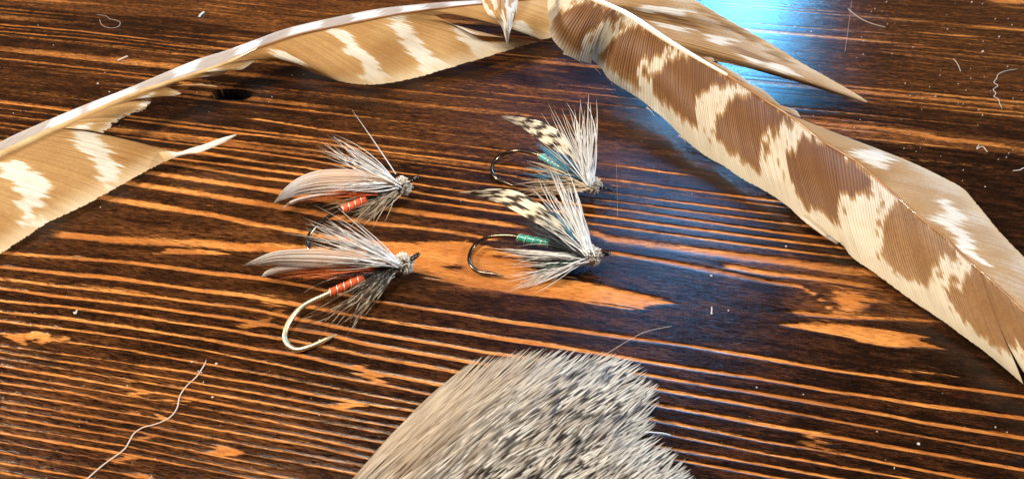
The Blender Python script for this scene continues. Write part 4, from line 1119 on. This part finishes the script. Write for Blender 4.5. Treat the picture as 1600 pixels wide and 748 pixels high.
# ------------------------------------------------------------------ deer hair patch
def build_patch():
    root = thing('deer_hair_patch', 'patch of grey and tan deer hair with pale tips and dark bands', 'hair patch', P(800, 690, 0))
    # outline of the root area on the table (px), hair lies up and to the right
    A = np.array([(552, 760), (615, 694), (665, 645), (705, 608), (745, 582), (800, 585), (870, 590), (930, 600), (960, 630), (965, 660), (975, 700), (1010, 745), (1040, 800), (1040, 900), (760, 1000), (430, 900)], float)
    w2 = P(A[:, 0], A[:, 1], 0)[:, :2]
    cen = w2.mean(0)
    lo, hi = w2.min(0), w2.max(0)
    n = 6800
    TP = np.array([(528, 775), (555, 744), (600, 694), (650, 639), (705, 588), (742, 560), (772, 549), (830, 541), (890, 543), (950, 548), (990, 556), (1012, 574), (1032, 600), (1034, 625), (1024, 645), (1028, 668), (1042, 690), (1072, 716), (1090, 748), (1105, 800), (1105, 900), (528, 900)], float)
    tip = np.stack([RNG.uniform(528, 1110, n * 3), RNG.uniform(538, 900, n * 3)], -1)
    tip = tip[in_poly(tip[:, 0], tip[:, 1], TP)][:n]
    left = lambda y: np.interp(y, [560, 588, 639, 694, 744, 900], [742, 705, 650, 600, 555, 430])

    def edge_dist(p):
        dm = np.full(len(p), 999.0)
        for k in range(len(TP)):
            a, b = TP[k], TP[(k + 1) % len(TP)]
            ab = b - a
            t = np.clip(((p - a) @ ab) / (ab @ ab), 0, 1)
            dm = np.minimum(dm, np.linalg.norm(p - (a + t[:, None] * ab), axis=1))
        return np.where(in_poly(p[:, 0], p[:, 1], TP) | (p[:, 1] > 760), dm, 0)
    height = lambda p: .0080 * (1 - np.exp(-edge_dist(p) / 55.0))
    el = np.clip((tip[:, 0] - left(tip[:, 1])) / 400, 0, 1)          # 0 at the combed left margin, 1 at right
    ang = np.radians(45.5 - 9 * el) + RNG.normal(0, .03 + .07 * el, len(tip)) + .24 * (vnoise(tip[:, 0] / 42, tip[:, 1] / 42, 4) - .5) * (.2 + el)
    ln = RNG.uniform(85, 125, len(tip)) * (1.9 - .8 * np.clip(el * 2.2, 0, 1))
    q = tip - np.stack([np.cos(ang), -np.sin(ang)], -1) * ln[:, None]
    # hair of the left margin bends to run along it
    over = np.maximum(left(q[:, 1]) + 3 - q[:, 0], 0)
    q[:, 0] += over
    z0 = height(q) * RNG.uniform(.35, .95, len(q)) + .0005
    z1 = height(tip) * RNG.uniform(.85, 1.0, len(q)) + RNG.uniform(.0004, .0018, len(q)) * (.4 + .6 * el)
    # pixel grid is only a layout of the roots; lift keeps the lie of the hair shallow
    a3 = P(q[:, 0], q[:, 1], z0); b3 = P(tip[:, 0], tip[:, 1], z1)
    c3 = (a3 + b3) / 2 + np.stack([RNG.normal(0, .00022, len(q)), RNG.normal(0, .00022, len(q)), RNG.uniform(.0004, .0011, len(q))], -1)
    K = 8
    pts = quad_curve(a3, c3, b3, K)
    rad = np.interp(np.linspace(0, 1, K), [0, .3, .6, .82, 1], [.00020, .00033, .00033, .00018, .00001])[None] * RNG.uniform(.7, 1.3, len(q))[:, None]
    v, f, t, rn = tubes(pts, rad, 4)
    lx = el[:, None]
    bd = (.12 + .88 * np.clip((el - .14) / .34, 0, 1)) * np.clip(.8 + 1.2 * (vnoise(tip[:, 0] / 34, tip[:, 1] / 34, 6) - .3), .2, 1)
    bd = np.repeat(bd, K * 4)
    o = mesh_obj('hair', v, f, M['fur'], root, attrs={'along': t, 'rnd': rn, 'band': bd})
    o['kind'] = 'stuff'
    # hide beneath, a low dome following the outline
    rings = 7
    V, F = [], []
    for r in range(rings):
        s = 1 - r / rings
        p = cen + (w2 - cen) * (s * .97)
        z = .0026 * (1 - s ** 3) + .0004
        for x, y in p:
            V.append((x, y, z))
    nA = len(w2)
    for r in range(rings - 1):
        for k in range(nA):
            F.append((r * nA + k, r * nA + (k + 1) % nA, (r + 1) * nA + (k + 1) % nA, (r + 1) * nA + k))
    F.append(tuple((rings - 1) * nA + k for k in range(nA)))
    mesh_obj('hide', np.array(V), F, M['hide'], root)


build_patch()


# ------------------------------------------------------------------ loose thread, lint and dust
def strand(name, pts, r, mat, label, cat, group=None, K=60, z=None):
    a = np.array([(p[0], p[1], (p[2] if len(p) > 2 else r + .0001)) for p in pts], float)
    q = cr(a, np.linspace(0, len(a) - 1, K))
    p3 = P(q[:, 0], q[:, 1], q[:, 2])
    v, f, t, rn = tubes(p3[None], np.full((1, K), r) * np.interp(np.linspace(0, 1, K), [0, .05, .95, 1], [.3, 1, 1, .3])[None], 6)
    o = mesh_obj(name, v, f, mat)
    tag(o, label, cat, group)
    return o


strand('thread', [(322, 562), (319, 570), (307, 588), (292, 602), (281, 618), (277, 636), (268, 649), (256, 657), (240, 663), (222, 668), (209, 677), (203, 687), (196, 699), (186, 708), (166, 722), (150, 735), (133, 750), (110, 766)], .00013, M['thread'],
       'long wavy pale thread lying on the table below the brass hooked fly', 'thread', K=110)
strand('curly_lint', [(1590, 108), (1572, 111), (1560, 116), (1557, 123), (1553, 129), (1559, 134), (1552, 140), (1556, 146), (1553, 151), (1560, 155), (1562, 162), (1566, 170)], .00011, M['lint'],
       'curly white lint fibre lying beyond the split feather point', 'lint', K=90)
strand('lint_hair', [(1325, 14), (1333, 21), (1346, 30), (1362, 37), (1384, 43)], .00012, M['lint'], 'curved grey hair on the table near the blue window reflection', 'lint')
strand('lint_fibre', [(1489, 92), (1494, 97), (1498, 104), (1501, 112)], .00011, M['lint'], 'short bent white lint between the curved hair and the curly fibre', 'lint', K=24)
strand('looped_lint', [(155, 30), (160, 40), (172, 44), (184, 42), (188, 36), (182, 32), (172, 30), (165, 25), (150, 23)], .00007, M['lint'], 'thin looped grey fibre on the dark board behind the golden feather', 'lint')
strand('hair_clipping', [(311, 27), (314, 23), (319, 19)], .00045, M['white_speck'], 'small white hair clipping behind the golden feather', 'clipping', K=14)
strand('wood_fibre', [(184, 95), (192, 91), (200, 88)], .00030, M['thread'], 'short tan sliver on the brown board behind the golden feather', 'clipping', K=14)
strand('loose_hair', [(925, 566, .0062), (958, 546, .0045), (988, 528, .0022), (1012, 517, .001), (1050, 509, .0003)], .00004, M['deer_tan'], 'single fine hair straying from the top of the hair patch', 'hair', K=40)
strand('stray_hair', [(1006, 674, .0040), (1022, 675, .0038), (1035, 676, .0036), (1048, 679, .0032)], .00010, M['deer'], 'pale hair sticking out sideways from the hair patch', 'hair', K=24)
strand('scratch_strand', [(963, 255), (964, 290), (965, 338)], .00004, M['scratch_dim'], 'thin straight strand standing for a varnish scratch beyond the teal fly eye', 'lint', K=20)  # strand modelled in place of a faint scratch in the varnish
strand('pin_lint', [(1112, 479), (1112, 485), (1111, 491)], .00016, M['lint'], 'tiny upright looking fibre right of the big pale wood patch', 'lint', K=12)
strand('long_scratch', [(1331, 0), (1326, 40), (1320, 82)], .00005, M['scratch_dim'], 'long straight strand standing for a varnish scratch crossing the blue window reflection edge', 'lint', K=20)  # another varnish scratch, built as a thin raised strand
strand('lint_curl', [(1600, 262), (1592, 266), (1582, 267)], .00016, M['lint'], 'small pale curl beyond the broad end of the barred feather', 'lint', K=14)
strand('lint_hook', [(1530, 226), (1526, 233), (1535, 229), (1543, 238)], .00013, M['lint'], 'thin hooked lint on the brown stripe behind the barred feather', 'lint', K=20)
strand('wood_chip', [(115, 487), (118, 490), (120, 484)], .00020, M['lint'], 'tiny pale sliver on the scorched wood under the golden feather', 'clipping', K=10)


def build_dust():
    ps = [(1138, 485, 3), (1182, 605, 3.2), (1370, 674, 2.4), (1435, 693, 5), (1397, 731, 3.5), (157, 324, 2.6), (1111, 431, 5), (1228, 385, 4), (720, 314, 3), (1535, 81, 5), (153, 131, 3.2), (171, 144, 2.5), (1518, 4, 3), (1561, 58, 2.5), (310, 580, 4), (1113, 490, 2.6), (1030, 269, 3), (1573, 675, 2), (332, 620, 4), (300, 565, 4), (338, 568, 5), (315, 582, 3), (318, 597, 3), (456, 118, 2.6), (425, 152, 2.2), (474, 117, 2.6), (420, 160, 2), (308, 145, 3), (213, 101, 2.6), (499, 648, 3), (1255, 616, 2.5), (1555, 667, 3)]
    for k in range(90):
        x = RNG.uniform(1230, 1600); y = RNG.uniform(0, 330)
        ps.append((x, y, RNG.uniform(.8, 2.2)))
    for k in range(60):
        ps.append((RNG.uniform(0, 1600), RNG.uniform(0, 748), RNG.uniform(.6, 1.5)))
    for k in range(22):
        ps.append((RNG.uniform(0, 330), RNG.uniform(60, 200), RNG.uniform(.7, 1.6)))
    V, F = [], []
    for x, y, s in ps:
        c = P(x, y, 0)
        pxm = FPX / np.linalg.norm(c - np.array([0, 0, CAMZ]))
        r = s / pxm / 2.4
        a = RNG.uniform(0, 3.14); e = RNG.uniform(.35, 1)
        b = len(V)
        for k in range(6):
            t = a + k * math.pi / 3
            dx, dy = math.cos(k * math.pi / 3) * r, math.sin(k * math.pi / 3) * r * e
            V.append((c[0] + dx * math.cos(a) - dy * math.sin(a), c[1] + dx * math.sin(a) + dy * math.cos(a), .00005))
        V.append((c[0] + r * .2, c[1], .0002 + r * .7))
        for k in range(6):
            F.append((b + k, b + (k + 1) % 6, b + 6))
    o = mesh_obj('dust', np.array(V), F, M['white_speck'], smooth=True)
    o['kind'] = 'stuff'
    o['label'] = 'scattered pale dust specks on the table top'
    o['category'] = 'dust'


build_dust()
